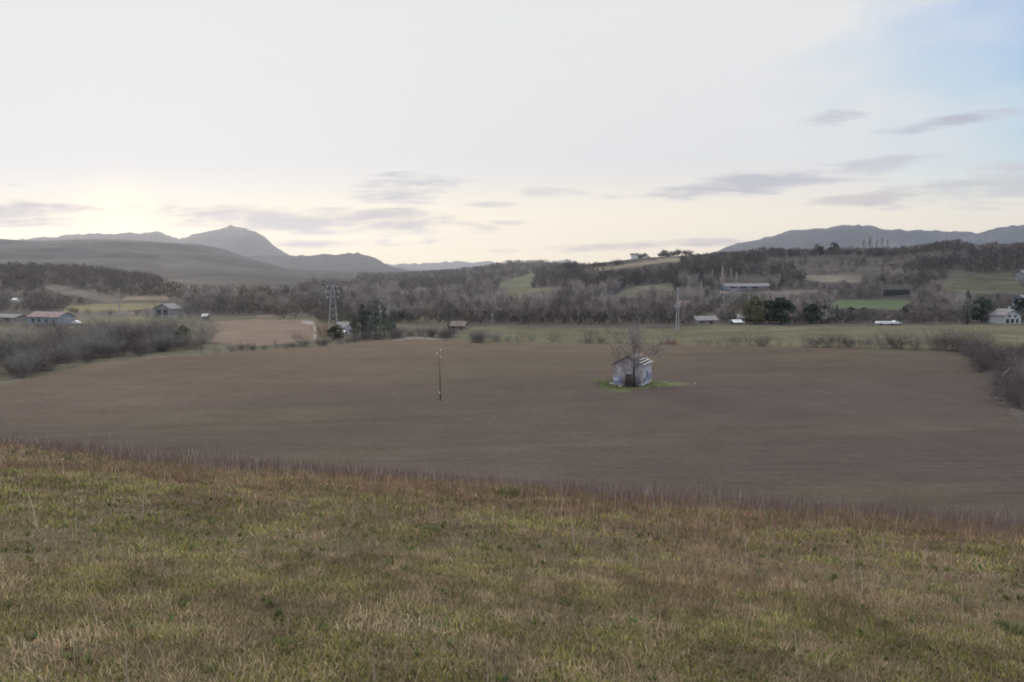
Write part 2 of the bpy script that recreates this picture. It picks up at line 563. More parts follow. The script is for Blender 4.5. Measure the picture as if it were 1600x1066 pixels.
def mat_plant(name, col, vary=0.25, trans=0.25, attr=None):
    """twigs or leaves: colour differs a little from plant to plant"""
    m, t, b, out = mat_base(name)
    oi = t.node('ShaderNodeObjectInfo')
    if attr:
        a = t.node('ShaderNodeVertexColor', layer_name=attr)
        base = a.outputs[0]
    else:
        base = tuple(col) + (1,)
    f = t.smooth(oi.outputs['Random'], 0, 1, 1 - vary, 1 + vary)
    tcn = t.node('ShaderNodeTexCoord')
    n = t.noise(tcn.outputs['Object'], 0.9, 3, 0.6)
    f2 = t.smooth(n, 0.3, 0.7, 0.75, 1.25)
    f = t.math('MULTIPLY', f, f2)
    cm = t.node('ShaderNodeCombineXYZ')
    for k in range(3):
        t.l.new(f, cm.inputs[k])
    c = t.mix(1.0, base, cm.outputs[0], 'MULTIPLY')
    t.put(b.inputs['Base Color'], c)
    b.inputs['Specular IOR Level'].default_value = 0.08
    if trans:
        tr = t.node('ShaderNodeBsdfTranslucent')
        t.put(tr.inputs[0], c)
        mx = t.node('ShaderNodeMixShader')
        mx.inputs[0].default_value = trans
        t.l.new(b.outputs[0], mx.inputs[1])
        t.l.new(tr.outputs[0], mx.inputs[2])
        t.l.new(mx.outputs[0], out.inputs[0])
    return m


mat_plant('twig_grey', (0.334, 0.303, 0.283), 0.15, 0)
mat_plant('twig_brown', (0.323, 0.279, 0.251), 0.15, 0)
mat_plant('twig_pale', (0.420, 0.367, 0.326), 0.25, 0)
mat_plant('twig_purple', (0.303, 0.267, 0.258), 0.15, 0)
mat_plant('twig_hut', (0.235, 0.205, 0.195), 0.1, 0)
mat_plant('twig_shrub', (0.190, 0.166, 0.150), 0.3, 0)
mat_plant('twig_bramble', (0.112, 0.094, 0.093), 0.3, 0)
mat_plant('twig_rust', (0.320, 0.200, 0.140), 0.2, 0)
mat_plant('twig_willow', (0.211, 0.198, 0.177), 0.18, 0)
mat_plain('bark', (0.085, 0.07, 0.06), 0.35, 3)
mat_plain('bark_dark', (0.05, 0.04, 0.036), 0.35, 3)
mat_plant('leaf_dark', (0.059, 0.076, 0.057), 0.25, 0.15)
mat_plant('leaf_olive', (0.126, 0.126, 0.072), 0.25, 0.15)
mat_plant('leaf_conifer', (0.125, 0.138, 0.110), 0.25, 0.1)
mat_plant('leaf_fresh', (0.15, 0.165, 0.075), 0.2, 0.3)
mat_plant('blade', (0.1, 0.1, 0.05), 0.0, 0.3, 'tint')
mat_plant('wood_far', (0.1, 0.1, 0.1), 0.0, 0.3, 'tint')
mat_plain('plaster_white', (0.40, 0.395, 0.395), 0.12, 1.2)
mat_plain('plaster_cream', (0.36, 0.33, 0.29), 0.15, 1.0)
mat_plain('plaster_grey', (0.24, 0.235, 0.235), 0.2, 0.8)
mat_plain('plaster_blue', (0.27, 0.29, 0.33), 0.12, 0.8)
mat_plain('stone', (0.26, 0.23, 0.20), 0.35, 1.6)
mat_plain('hut_wall', (0.46, 0.405, 0.395), 0.35, 0.8)
mat_plain('hut_wash', (0.46, 0.44, 0.46), 0.25, 1.2)
mat_plain('tile_red', (0.25, 0.185, 0.175), 0.25, 1.5)
mat_plain('tile_brown', (0.165, 0.13, 0.12), 0.3, 1.5)
mat_plain('tile_pale', (0.21, 0.20, 0.20), 0.2, 1.0)
mat_plain('roof_white', (0.58, 0.58, 0.58), 0.06, 1.0)
mat_plain('dark_opening', (0.06, 0.055, 0.055), 0.2, 1.0)
mat_plain('glass_dark', (0.035, 0.04, 0.05), 0.1, 1.0, 0.15, 0.5)
mat_plain('timber', (0.14, 0.10, 0.075), 0.3, 5)
mat_plain('timber_pale', (0.45, 0.43, 0.40), 0.2, 3)
mat_plain('pole_wood', (0.165, 0.128, 0.105), 0.3, 4)
mat_plain('steel', (0.37, 0.37, 0.38), 0.12, 3, 0.5, 0.4, 0.3)
mat_plain('concrete', (0.36, 0.35, 0.345), 0.15, 2)
mat_plain('insulator', (0.75, 0.75, 0.76), 0.03, 3, 0.25, 0.5)
mat_plain('paint_white', (0.78, 0.78, 0.78), 0.03, 2, 0.35, 0.5)
mat_plain('rubber', (0.03, 0.03, 0.03), 0.1, 4)
mat_plain('spray_blue', (0.25, 0.27, 0.45), 0.25, 6)
mat_plain('spray_lilac', (0.42, 0.38, 0.58), 0.2, 6)
mat_plain('spray_white', (0.66, 0.66, 0.70), 0.15, 6)
mat_plain('stick_pale', (0.34, 0.30, 0.27), 0.25, 5)
mat_plain('hedge_dark', (0.12, 0.128, 0.112), 0.3, 2)


# ------------------------------------------------------------------ object helpers
def tag(o, label=None, cat=None, group=None, kind=None):
    if label: o['label'] = label
    if cat: o['category'] = cat
    if group: o['group'] = group
    if kind: o['kind'] = kind
    return o


def empty(name, loc, rz=0.0, scale=None):
    o = bpy.data.objects.new(name, None)
    COL.objects.link(o)
    o.location = loc
    o.rotation_euler = (0, 0, rz)
    if scale: o.scale = scale
    o.empty_display_size = 0.5
    return o


def np_mesh(name, verts, quads=None, tris=None, mats=(), smooth=False, tint=None, attr='tint'):
    verts = np.asarray(verts, np.float32)
    me = bpy.data.meshes.new(name)
    nq = 0 if quads is None else len(quads)
    nt = 0 if tris is None else len(tris)
    me.vertices.add(len(verts))
    me.vertices.foreach_set('co', verts.ravel())
    loops = []
    if nq: loops.append(np.asarray(quads, np.int32).ravel())
    if nt: loops.append(np.asarray(tris, np.int32).ravel())
    loops = np.concatenate(loops)
    me.loops.add(len(loops))
    me.loops.foreach_set('vertex_index', loops)
    st = np.concatenate([np.arange(nq) * 4, nq * 4 + np.arange(nt) * 3]).astype(np.int32)
    me.polygons.add(nq + nt)
    me.polygons.foreach_set('loop_start', st)
    if smooth:
        me.polygons.foreach_set('use_smooth', np.ones(nq + nt, bool))
    for m in mats:
        me.materials.append(MATS[m])
    me.update(calc_edges=True)
    if tint is not None:
        a = me.color_attributes.new(attr, 'FLOAT_COLOR', 'POINT')
        c = np.ones((len(verts), 4), np.float32)
        c[:, :3] = tint
        a.data.foreach_set('color', c.ravel())
    return me


def link(name, me, parent=None):
    o = bpy.data.objects.new(name, me)
    COL.objects.link(o)
    if parent: o.parent = parent
    return o


def copy_tree(o, parent=None):
    c = o.copy()
    COL.objects.link(c)
    if parent: c.parent = parent
    for ch in list(o.children):
        copy_tree(ch, c)
    return c


class MB:
    """collects shapes into one mesh"""
    def __init__(self):
        self.v, self.f = [], []

    def add(self, vs, fs):
        b = len(self.v)
        self.v += [tuple(p) for p in vs]
        self.f += [tuple(i + b for i in f) for f in fs]

    def box(self, lo, hi, M=None):
        x0, y0, z0 = lo; x1, y1, z1 = hi
        vs = [Vector(p) for p in ((x0, y0, z0), (x1, y0, z0), (x1, y1, z0), (x0, y1, z0), (x0, y0, z1), (x1, y0, z1), (x1, y1, z1), (x0, y1, z1))]
        if M is not None: vs = [M @ p for p in vs]
        self.add(vs, [(3, 2, 1, 0), (4, 5, 6, 7), (0, 1, 5, 4), (1, 2, 6, 5), (2, 3, 7, 6), (3, 0, 4, 7)])
        return self

    def prism(self, prof2, y0, y1):
        """outline in x,z pulled along y"""
        n = len(prof2)
        vs = [(x, y0, z) for x, z in prof2] + [(x, y1, z) for x, z in prof2]
        fs = [tuple(range(n)), tuple(range(2 * n - 1, n - 1, -1))]
        fs += [(i, i + n, (i + 1) % n + n, (i + 1) % n) for i in range(n)]
        self.add(vs, fs)
        return self

    def tube(self, pts, rad, n=6):
        pts = [Vector(p) for p in pts]
        if not isinstance(rad, (list, tuple)): rad = [rad] * len(pts)
        vs, fs = [], []
        for i, p in enumerate(pts):
            d = (pts[min(i + 1, len(pts) - 1)] - pts[max(i - 1, 0)])
            if d.length < 1e-6: d = Vector((0, 0, 1))
            d.normalize()
            a = d.cross(Vector((0.31, 0.95, 0.05)) if abs(d.y) < .9 else Vector((1, 0, 0))).normalized()
            b = d.cross(a)
            for k in range(n):
                t = 2 * math.pi * k / n
                vs.append(p + (a * math.cos(t) + b * math.sin(t)) * rad[i])
        for i in range(len(pts) - 1):
            for k in range(n):
                fs.append((i * n + k, i * n + (k + 1) % n, (i + 1) * n + (k + 1) % n, (i + 1) * n + k))
        fs.append(tuple(range(n - 1, -1, -1)))
        fs.append(tuple((len(pts) - 1) * n + k for k in range(n)))
        self.add(vs, fs)
        return self

    def strip(self, p, q, w):
        p = Vector(p); q = Vector(q)
        d = (q - p)
        a = d.cross(Vector((random.gauss(0, 1), random.gauss(0, 1), random.gauss(0, 1))))
        if a.length < 1e-9: return
        a.normalize()
        self.add([p - a * w, p + a * w, q + a * w * .4, q - a * w * .4], [(0, 1, 2, 3)])

    def mesh(self, name, *mats, smooth=False):
        me = bpy.data.meshes.new(name)
        me.from_pydata([tuple(p) for p in self.v], [], self.f)
        for m in mats: me.materials.append(MATS[m])
        if smooth:
            me.polygons.foreach_set('use_smooth', np.ones(len(me.polygons), bool))
        me.update()
        return me

    def build(self, name, mat, parent=None, smooth=False):
        return link(name, self.mesh(name, mat, smooth=smooth), parent)


# ------------------------------------------------------------------ terrain sheet
def build_terrain():
    fine = np.arange(-41, 41.001, 0.1)
    az = np.concatenate([np.arange(-180, -41, 3.0), fine, np.arange(43, 180, 3.0)])
    rr = [0.4]
    while rr[-1] < 14500:
        r = rr[-1]
        rr.append(r + max(0.06, r * (0.010 if r < 45 else 0.013 if r < 700 else 0.02)))
    rr = np.array(rr)
    A, RR = np.meshgrid(np.radians(az), rr)
    X = np.sin(A) * RR; Y = np.cos(A) * RR
    Z = height(X.ravel(), Y.ravel()).reshape(X.shape)
    Z = np.where(RR > 13600, Z * np.clip((14500 - RR) / 900, 0, 1), Z)
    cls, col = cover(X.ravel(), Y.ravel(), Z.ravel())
    na, nr = len(az), len(rr)
    verts = np.stack([X.ravel(), Y.ravel(), Z.ravel()], 1)
    i, j = np.meshgrid(np.arange(nr - 1), np.arange(na), indexing='ij')
    jn = (j + 1) % na
    quads = np.stack([i * na + j, i * na + jn, (i + 1) * na + jn, (i + 1) * na + j], -1).reshape(-1, 4)[:, ::-1]
    verts = np.vstack([verts, [[0, 0, float(height(np.array([0.]), np.array([0.]))[0])]]])
    col = np.vstack([col, col[:1]]); cls = np.append(cls, G_SLOPE)
    c = len(verts) - 1
    tris = np.stack([np.full(na, c), (np.arange(na) + 1) % na, np.arange(na)], 1)
    fc = cls[quads[:, 0]]
    matof = {G_FIELD: 'soil', G_MEADOW: 'turf', G_SLOPE: 'slope', G_STUB: 'soil', G_GROUND: 'turf', G_HILL: 'hillside', G_MTN: 'mountain', G_PATCH: 'turf', G_TRACK: 'turf'}
    for g, nm in enumerate(G_NAMES):
        q = quads[fc == g]
        t = tris if g == G_SLOPE else np.zeros((0, 3), int)
        if not len(q): continue
        used = np.unique(np.concatenate([q.ravel(), t.ravel()]))
        idx = np.zeros(len(verts), np.int64); idx[used] = np.arange(len(used))
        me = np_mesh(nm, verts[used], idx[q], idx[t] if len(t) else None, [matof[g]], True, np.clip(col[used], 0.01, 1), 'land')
        tag(link(nm, me), kind='structure')


build_terrain()


# ------------------------------------------------------------------ foreground grass
def build_grass():
    V, T, C = [], [], []
    base = [0]

    def blades(x, y, hgt, wid, lean, col):
        n = len(x)
        z = height(x, y) - 0.002
        a = rng.uniform(0, 2 * np.pi, n)
        la = rng.uniform(0, 2 * np.pi, n)
        ln = hgt * lean * rng.uniform(0.3, 1.0, n)
        ax, ay = np.cos(a) * wid * .5, np.sin(a) * wid * .5
        lx, ly = np.cos(la) * ln, np.sin(la) * ln
        up = np.sqrt(np.maximum(hgt ** 2 - ln ** 2, (0.12 * hgt) ** 2))
        P = np.zeros((n, 5, 3))
        P[:, 0] = np.stack([x - ax, y - ay, z], 1)
        P[:, 1] = np.stack([x + ax, y + ay, z], 1)
        mx, my, mz = x + lx * .38, y + ly * .38, z + up * .6
        P[:, 2] = np.stack([mx + ax * .8, my + ay * .8, mz], 1)
        P[:, 3] = np.stack([mx - ax * .8, my - ay * .8, mz], 1)
        P[:, 4] = np.stack([x + lx, y + ly, z + up], 1)
        V.append(P.reshape(-1, 3))
        b = base[0] + np.arange(n)[:, None] * 5
        T.append(np.concatenate([b + [0, 1, 2], b + [0, 2, 3], b + [3, 2, 4]], 0))
        C.append(np.repeat(col, 5, 0))
        base[0] += n * 5

    def scatter(n, r0, r1, a0=0, a1=40):
        a = np.radians(rng.uniform(a0, a1, n)) * rng.choice([-1, 1], n)
        r = np.sqrt(rng.uniform(r0 * r0, r1 * r1, n))
        return np.sin(a) * r, np.cos(a) * r, r

    def colours(x, y, pal, dev=0.25):
        pal = np.array(pal)
        k = rng.integers(0, len(pal), len(x))
        return np.clip(pal[k] * (1 + rng.normal(0, dev, (len(x), 1))), 0.012, 0.6)

    GREEN = [(0.177, 0.186, 0.059), (0.222, 0.216, 0.068), (0.146, 0.156, 0.066), (0.256, 0.232, 0.068), (0.222, 0.196, 0.113), (0.265, 0.209, 0.124)]
    STRAW = [(0.335, 0.257, 0.16), (0.395, 0.308, 0.197), (0.292, 0.226, 0.125), (0.318, 0.257, 0.176), (0.276, 0.202, 0.121)]
    RUST = [(0.274, 0.171, 0.119), (0.24, 0.154, 0.114), (0.315, 0.219, 0.153), (0.207, 0.141, 0.102), (0.199, 0.171, 0.085)]
    PALE = [(0.390, 0.351, 0.286), (0.338, 0.299, 0.234)]

    def zone(n, r0, r1, a0=0, a1=40):
        x, y, r = scatter(n, r0, r1, a0, a1)
        s = x * DSX + y * DSY
        gn = fbm(x / 3.2, y / 3.2, 13, 3)
        sp = fbm(x / 1.1, y / 1.1, 19, 2)
        rust = sstep(6.2, 15, s + 6 * fbm(x / 2.2, y / 2.2, 14, 4))
        wk = np.maximum(1.0, r / 7.0)
        u = rng.uniform(0, 1, n)
        cl = fbm(x / .36, y / .36, 23, 2)          # cushions a hand or two across
        pt = fbm(x / 1.1, y / 1.1, 27, 3)           # patches of one sort or another
        lift = np.clip(.75 + 1.5 * cl, .15, 1.8)
        # low green growth in cushions
        m = (u < 0.6) & (s < 62)
        m &= rng.uniform(0, 1, n) < (1 - 0.86 * rust) * np.clip(.7 + .9 * cl + .3 * pt, .45, 1)
        g_ = colours(x, y, GREEN, .22) * (1 + .9 * np.clip(cl, -.45, .45))[:, None] * (1 + .10 * pt[:, None])
        blades(x[m], y[m], rng.uniform(.018, .05, m.sum()) * np.minimum(wk[m], 2.0) * lift[m], .012 * wk[m] * rng.uniform(.5, 1.5, m.sum()), .96, np.clip(g_[m], .015, .5))
        # dead grass, most of it lying down
        m = (u >= 0.6) & (u < 0.93) & (s < 62)
        dry = sstep(-.45, .35, fbm(x / .5, y / .5, 29, 3) + 0.3 * (1 - sstep(3, 9, s)) + .35 * rust)
        m &= rng.uniform(0, 1, n) < .35 + .65 * dry
        col = np.where((rng.uniform(0, 1, n) < rust)[:, None], colours(x, y, RUST), colours(x, y, STRAW))
        col = np.clip(col * (1 + .8 * np.clip(fbm(x / .22, y / .22, 33, 2), -.4, .4))[:, None], .015, .6)
        blades(x[m], y[m], rng.uniform(.02, .08, m.sum()) * (1 + .6 * rust[m]), .005 * wk[m] * rng.uniform(.6, 1.6, m.sum()), .97, col[m])
        # stems of dead weeds
        m = (u >= 0.93) & (s < 60)
        m &= rng.uniform(0, 1, n) < .35 + .65 * rust
        blades(x[m], y[m], rng.uniform(.05, .15, m.sum()) * (1 + .8 * rust[m]), .0035 * wk[m], .6, col[m])

    zone(330000, 3.2, 8)
    zone(60000, .7, 3.4, 0, 85)
    zone(110000, 3, 9, 39, 85)
    zone(130000, 9, 24, 39, 80)
    zone(70000, 24, 50, 39, 75)
    zone(380000, 8, 20)
    zone(230000, 20, 48)
    zone(70000, 48, 110)
    # tall bleached stalks
    x, y, r = scatter(5200, 3.5, 40)
    k = fbm(x / 2.6, y / 2.6, 37, 2) + rng.uniform(-.3, .3, len(x)) > 0.05
    x, y, r = x[k], y[k], r[k]
    blades(x, y, rng.uniform(.18, .5, len(x)), .005 * np.maximum(1, r / 8), .3, colours(x, y, PALE))
    # tussocks of long dead grass, and low rosettes of broad leaves
    x, y, r = scatter(900, 3.6, 34)
    k = fbm(x / 3, y / 3, 41, 2) + rng.uniform(-.35, .35, len(x)) > .05
    x, y, r = x[k], y[k], r[k]
    nb = 34
    tx = np.repeat(x, nb); ty = np.repeat(y, nb); sz = np.repeat(rng.uniform(.05, .13, len(x)), nb)
    tx = tx + rng.normal(0, 1, len(tx)) * sz * .7; ty = ty + rng.normal(0, 1, len(ty)) * sz * .7
    wk = np.maximum(1, np.hypot(tx, ty) / 8)
    blades(tx, ty, sz * rng.uniform(.9, 2.0, len(tx)), .0045 * wk, .85, colours(tx, ty, STRAW + [(0.20, 0.185, 0.10), (0.17, 0.165, 0.07)]))
    x, y, r = scatter(2600, 3.4, 26)
    nb = 9
    tx = np.repeat(x, nb); ty = np.repeat(y, nb); sz = np.repeat(rng.uniform(.03, .075, len(x)), nb)
    wk = np.maximum(1, np.hypot(tx, ty) / 12)
    blades(tx + rng.normal(0, .012, len(tx)), ty + rng.normal(0, .012, len(ty)), sz, sz * .38 * wk, .97, colours(tx, ty, [(0.12, 0.16, 0.055), (0.16, 0.185, 0.055), (0.10, 0.14, 0.07), (0.19, 0.19, 0.08)], .12))
    # purplish seed heads standing along the brow
    x, y, r = scatter(26000, 18, 70)
    s = x * DSX + y * DSY
    k = (s > 19) & (s < 50) & (rng.uniform(0, 1, len(x)) < .25 + .9 * sstep(-.2, .35, fbm(x / 3, y / 3, 88, 3)))
    x, y, r = x[k], y[k], r[k]
    blades(x, y, rng.uniform(.2, .5, len(x)), .0045 * np.maximum(1, r / 9), .5, colours(x, y, [(0.18, 0.135, 0.115), (0.21, 0.155, 0.125), (0.25, 0.185, 0.15)]))
    # tall thin weed skeletons beyond the brow
    x, y, r = scatter(64000, 15, 60, 0, 52)
    s = x * DSX + y * DSY
    k = (s > 15.5) & (s < 40) & (rng.uniform(0, 1, len(x)) < .2 + 1.0 * sstep(-.25, .4, fbm(x / 4, y / 4, 89, 3)))
    x, y = x[k], y[k]
    hh = rng.uniform(.2, .62, len(x)) * (1 + .8 * (rng.uniform(0, 1, len(x)) > .93))
    blades(x, y, hh, .0075, .35, colours(x, y, [(0.19, 0.148, 0.135), (0.22, 0.172, 0.15), (0.165, 0.128, 0.12)]))
    for q in range(3):
        blades(x + rng.normal(0, .05, len(x)), y + rng.normal(0, .05, len(x)), hh * rng.uniform(.5, .9, len(x)), .007, .55, colours(x, y, [(0.20, 0.155, 0.14), (0.17, 0.132, 0.122)]))
    me = np_mesh('grass', np.concatenate(V), None, np.concatenate(T), ['blade'], False, np.concatenate(C))
    tag(link('grass', me), 'short green and straw coloured winter grass covering the slope', kind='stuff')


build_grass()


# ------------------------------------------------------------------ plants
def bare_tree_meshes(seed, H, spread, trunk_r, fork, twigs, tw, bark, twig, upright=0.25, nbr=7, limbs=6):
    """a leafless tree: tapered trunk (one mesh) and limbs with twigs (the crown)"""
    rs = random.Random(seed)
    random.seed(seed)
    tm, cm = MB(), MB()
    top = H * fork
    pts = [Vector((0, 0, -.3)), Vector((rs.gauss(0, .02) * H, rs.gauss(0, .02) * H, top * .5)), Vector((rs.gauss(0, .03) * H, rs.gauss(0, .03) * H, top))]
    tm.tube(pts, [trunk_r * 1.25, trunk_r * .95, trunk_r * .75], 7)

    def grow(p, d, L, r, lev):
        n = 3
        q = p.copy(); ps = [q.copy()]
        for k in range(n):
            d = (d + Vector((rs.gauss(0, .16), rs.gauss(0, .16), rs.gauss(0, .12) + upright * .3))).normalized()
            q = q + d * (L / n)
            ps.append(q.copy())
        if lev < 2:
            cm.tube(ps, [r, r * .8, r * .62, r * .45], 5 if lev == 0 else 4)
        else:
            for k in range(n):
                cm.strip(ps[k], ps[k + 1], max(r * (1 - .2 * k), tw))
        if lev >= 3:
            for k in range(twigs):
                i = rs.randint(0, n - 1)
                s = ps[i].lerp(ps[i + 1], rs.random())
                e = (d + Vector((rs.gauss(0, .6), rs.gauss(0, .6), rs.gauss(0, .45) + upright * .4))).normalized()
                cm.strip(s, s + e * L * rs.uniform(.35, .8), tw)
            return
        kids = nbr if lev == 0 else (5 if lev == 1 else 4)
        for k in range(kids):
            u = 1.0 if k == 0 else rs.uniform(.25, 1.0)
            i = min(int(u * n), n - 1)
            s = ps[i].lerp(ps[i + 1], u * n - i)
            e = (d + Vector((rs.gauss(0, .55), rs.gauss(0, .55), rs.gauss(0, .3) + upright * .5))).normalized()
            grow(s, e, L * rs.uniform(.5, .72), r * .5, lev + 1)

    for k in range(limbs):
        a = k * 2.4 + rs.uniform(-.4, .4)
        o = spread / H * rs.uniform(.55, 1.15)
        d = Vector((math.cos(a) * o, math.sin(a) * o, .8 + rs.uniform(-.15, .3))).normalized()
        b = pts[2] if k < 2 else pts[1].lerp(pts[2], rs.uniform(0, .95))
        L = H * (1 - fork) * rs.uniform(.36, .66)
        if k == 0:
            d = Vector((rs.gauss(0, .12), rs.gauss(0, .12), 1)); L = H * (1 - fork) * .62
        grow(b, d, L, trunk_r * rs.uniform(.4, .6), 0)
    return tm.mesh('trunk', bark, smooth=True), cm.mesh('crown', twig)


def leaf_cloud(seed, n, shape, size, clumps=26):
    """leaf-sized faces spread through clumps of a crown; shape(u) gives the radius at height u in 0..1"""
    g = np.random.default_rng(seed)
    u = g.uniform(0.02, 1, clumps); a = g.uniform(0, 2 * np.pi, clumps)
    rad = np.array([shape(t) for t in u])
    q = np.sqrt(g.uniform(0.15, 1, clumps)) * rad * .85
    C = np.stack([np.cos(a) * q, np.sin(a) * q, u], 1)
    cr = np.maximum(rad * g.uniform(.28, .5, clumps), .05)
    k = g.integers(0, clumps, n)
    D = g.normal(0, 1, (n, 3)); D /= np.linalg.norm(D, axis=1, keepdims=True)
    P = C[k] + D * (cr[k] * np.cbrt(g.uniform(.2, 1, n)))[:, None] * [1, 1, .55]
    P[:, 2] = np.clip(P[:, 2], 0.0, 1.08)
    N = g.normal(0, 1, (n, 3)); N /= np.linalg.norm(N, axis=1, keepdims=True)
    T1 = np.cross(N, g.normal(0, 1, (n, 3))); T1 /= np.linalg.norm(T1, axis=1, keepdims=True)
    T2 = np.cross(N, T1)
    s = size * g.uniform(.6, 1.4, (n, 1))
    Q = np.stack([P - T1 * s, P + T2 * s * .6, P + T1 * s, P - T2 * s * .6], 1)
    return Q.reshape(-1, 3), np.arange(n * 4).reshape(-1, 4)


def evergreen_meshes(seed, H, W, shape, leaf, n=2600, size=.3, bare=.12, clumps=34):
    v, q = leaf_cloud(seed, n, shape, size / H, clumps)
    v = v * np.array([H * 1.0, H * 1.0, H * (1 - bare)]) + np.array([0, 0, H * bare])
    v[:, :2] *= W / H
    crown = np_mesh('crown', v, q, None, [leaf])
    tr = MB().tube([(0, 0, -.3), (.03 * W, 0, H * .35), (0, .02 * W, H * .75)], [H * .028, H * .02, H * .008], 6)
    return tr.mesh('trunk', 'bark_dark', smooth=True), crown


def shrub_mesh(seed, H, W, n, w, mat, arch=.25):
    """many stems from one root, branching into twigs"""
    rs = random.Random(seed); random.seed(seed)
    m = MB()
    for k in range(n):
        a = rs.uniform(0, 2 * math.pi)
        b = Vector((math.cos(a), math.sin(a), 0)) * rs.uniform(0, .28) * W
        d = Vector((math.cos(a) * rs.uniform(.1, .9) * W / H, math.sin(a) * rs.uniform(.1, .9) * W / H, 1)).normalized()
        L = H * rs.uniform(.55, 1.0)
        p = b + Vector((0, 0, -.1))
        for i in range(4):
            d = (d + Vector((rs.gauss(0, .2), rs.gauss(0, .2), rs.gauss(0, .1) - arch * .3 * i * .5))).normalized()
            q = p + d * L / 4
            m.strip(p, q, w * (1.25 - .22 * i))
            if i:
                for j in range(4):
                    e = (d + Vector((rs.gauss(0, .6), rs.gauss(0, .6), rs.gauss(0, .4)))).normalized()
                    s = p.lerp(q, rs.random())
                    t = s + e * L * rs.uniform(.12, .3)
                    m.strip(s, t, w * .6)
                    m.strip(t, t + (e + Vector((rs.gauss(0, .6), rs.gauss(0, .6), rs.gauss(0, .5)))).normalized() * L * .14, w * .5)
            p = q
    return m.mesh('shrub', mat)


def tree_things(name, tm, cm):
    def make(loc, rz=0, sc=1.0, label=None, cat='tree', group=None):
        t = empty(name, loc, rz, (sc, sc, sc) if not isinstance(sc, tuple) else sc)
        tag(t, label, cat, group)
        link('trunk', tm, t)
        link('crown', cm, t)
        return t
    return make


BARE = []
for k, (H, sp, tr, fk, mt, up, bk) in enumerate([
        (11, 7, .17, .26, 'twig_grey', .34, 'bark'), (12, 6, .18, .30, 'twig_brown', .4, 'bark'), (9, 8, .16, .2, 'twig_grey', .28, 'bark'),
        (13, 6, .18, .30, 'twig_purple', .45, 'bark'), (10, 6, .16, .22, 'twig_willow', .4, 'bark'), (8, 7, .15, .18, 'twig_brown', .28, 'bark')]):
    BARE.append(tree_things('bare_tree', *bare_tree_meshes(100 + k, H, sp, tr, fk, 4, .030, bk, mt, up, 5, 7)))


def poplar_meshes(seed, H, W_, tr, tw, twig):
    """straight stem with short steep branches all the way up"""
    rs = random.Random(seed); random.seed(seed)
    tm, cm = MB(), MB()
    tm.tube([(0, 0, -.3), (.1, 0, H * .5), (.05, .1, H * .97)], [tr, tr * .6, tr * .1], 6)
    for k in range(120):
        u = .08 + .9 * k / 120
        a = k * 2.4 + rs.uniform(-.3, .3)
        L = W_ * (1.15 - .75 * u) * rs.uniform(.6, 1.2)
        p = Vector((.1 * min(u * 2, 1), 0, H * u))
        d = Vector((math.cos(a) * .5, math.sin(a) * .5, 1)).normalized()
        for i in range(3):
            q = p + d * L / 3
            cm.strip(p, q, tw * (1.8 - .5 * i))
            for j in range(4):
                e = (d + Vector((rs.gauss(0, .4), rs.gauss(0, .4), rs.gauss(0, .3)))).normalized()
                s_ = p.lerp(q, rs.random())
                cm.strip(s_, s_ + e * L * rs.uniform(.2, .45), tw)
            d = (d + Vector((0, 0, .25))).normalized(); p = q
    return tm.mesh('trunk', 'bark', smooth=True), cm.mesh('crown', twig)


POPLAR = tree_things('poplar_tree', *poplar_meshes(140, 14, 3.0, .17, .035, 'twig_pale'))
POPLAR_FAR = tree_things('poplar_tree', *poplar_meshes(141, 12, 5.5, .16, .022, 'twig_grey'))
FAR = [tree_things('bare_tree', *bare_tree_meshes(130 + k, H, sp, .2, fk, 5, .075, 'bark_dark', mt, .3, 5, 9)) for k, (H, sp, fk, mt) in enumerate([(9, 7, .1, 'twig_brown'), (11, 6, .12, 'twig_purple'), (7, 7, .08, 'twig_brown')])]
ROUND = [tree_things('evergreen_tree', *evergreen_meshes(150 + k, 9, 8.5, lambda u: .5 * math.sin(math.pi * min(1, (u * .86 + .12))) ** .6, lf, 3200, .34, .08)) for k, lf in enumerate(('leaf_dark', 'leaf_olive'))]
CONIFER = [tree_things('conifer_tree', *evergreen_meshes(160 + k, 11, 6, lambda u: .5 * (1.02 - u) ** .8 + .02, 'leaf_conifer', 3000, .3, .06, 46)) for k in range(2)]
CYPRESS = tree_things('cypress_tree', *evergreen_meshes(170, 12.5, 3.3, lambda u: .5 * (math.sin(math.pi * min(1, .15 + u * .83)) ** .7), 'leaf_dark', 2600, .22, .03, 40))
SHRUB = [shrub_mesh(180 + k, H, W_, n, w, m) for k, (H, W_, n, w, m) in enumerate([
    (3.8, 2.8, 24, .018, 'twig_shrub'), (2.8, 2.6, 24, .017, 'twig_shrub'), (5.0, 2.8, 60, .013, 'twig_willow'), (3.8, 3.2, 80, .014, 'twig_bramble'), (2.2, 2.6, 40, .026, 'twig_rust'), (4.6, 3.4, 22, .02, 'twig_shrub')])]


def shrub(name, k, loc, rz, sc, label, cat, group):
    o = link(name, SHRUB[k])
    o.location = loc; o.rotation_euler = (0, 0, rz)
    o.scale = sc if isinstance(sc, tuple) else (sc, sc, sc)
    return tag(o, label, cat, group)


def ground(x, y, dz=0.0):
    return (x, y, h1(x, y) + dz)


def hides(x, y, z, H, pad=0):
    """True where a tree would stand in the line of sight of one of the open places"""
    for u in (0.05, .3, .55, .8, .95):
        cx, cy = project(x, y, z + H * u)
        for poly in CLEAR:
            if inpoly(np.array([cx]), np.array([cy]), poly)[0]:
                return True
    return False


rs = random.Random(11)

# the wood behind the meadow, front rows first
BLAB = ['grey spreading bare tree', 'tall brownish bare tree', 'low wide grey bare tree', 'tall dark purplish bare tree', 'olive grey bare tree', 'small brown bare tree']


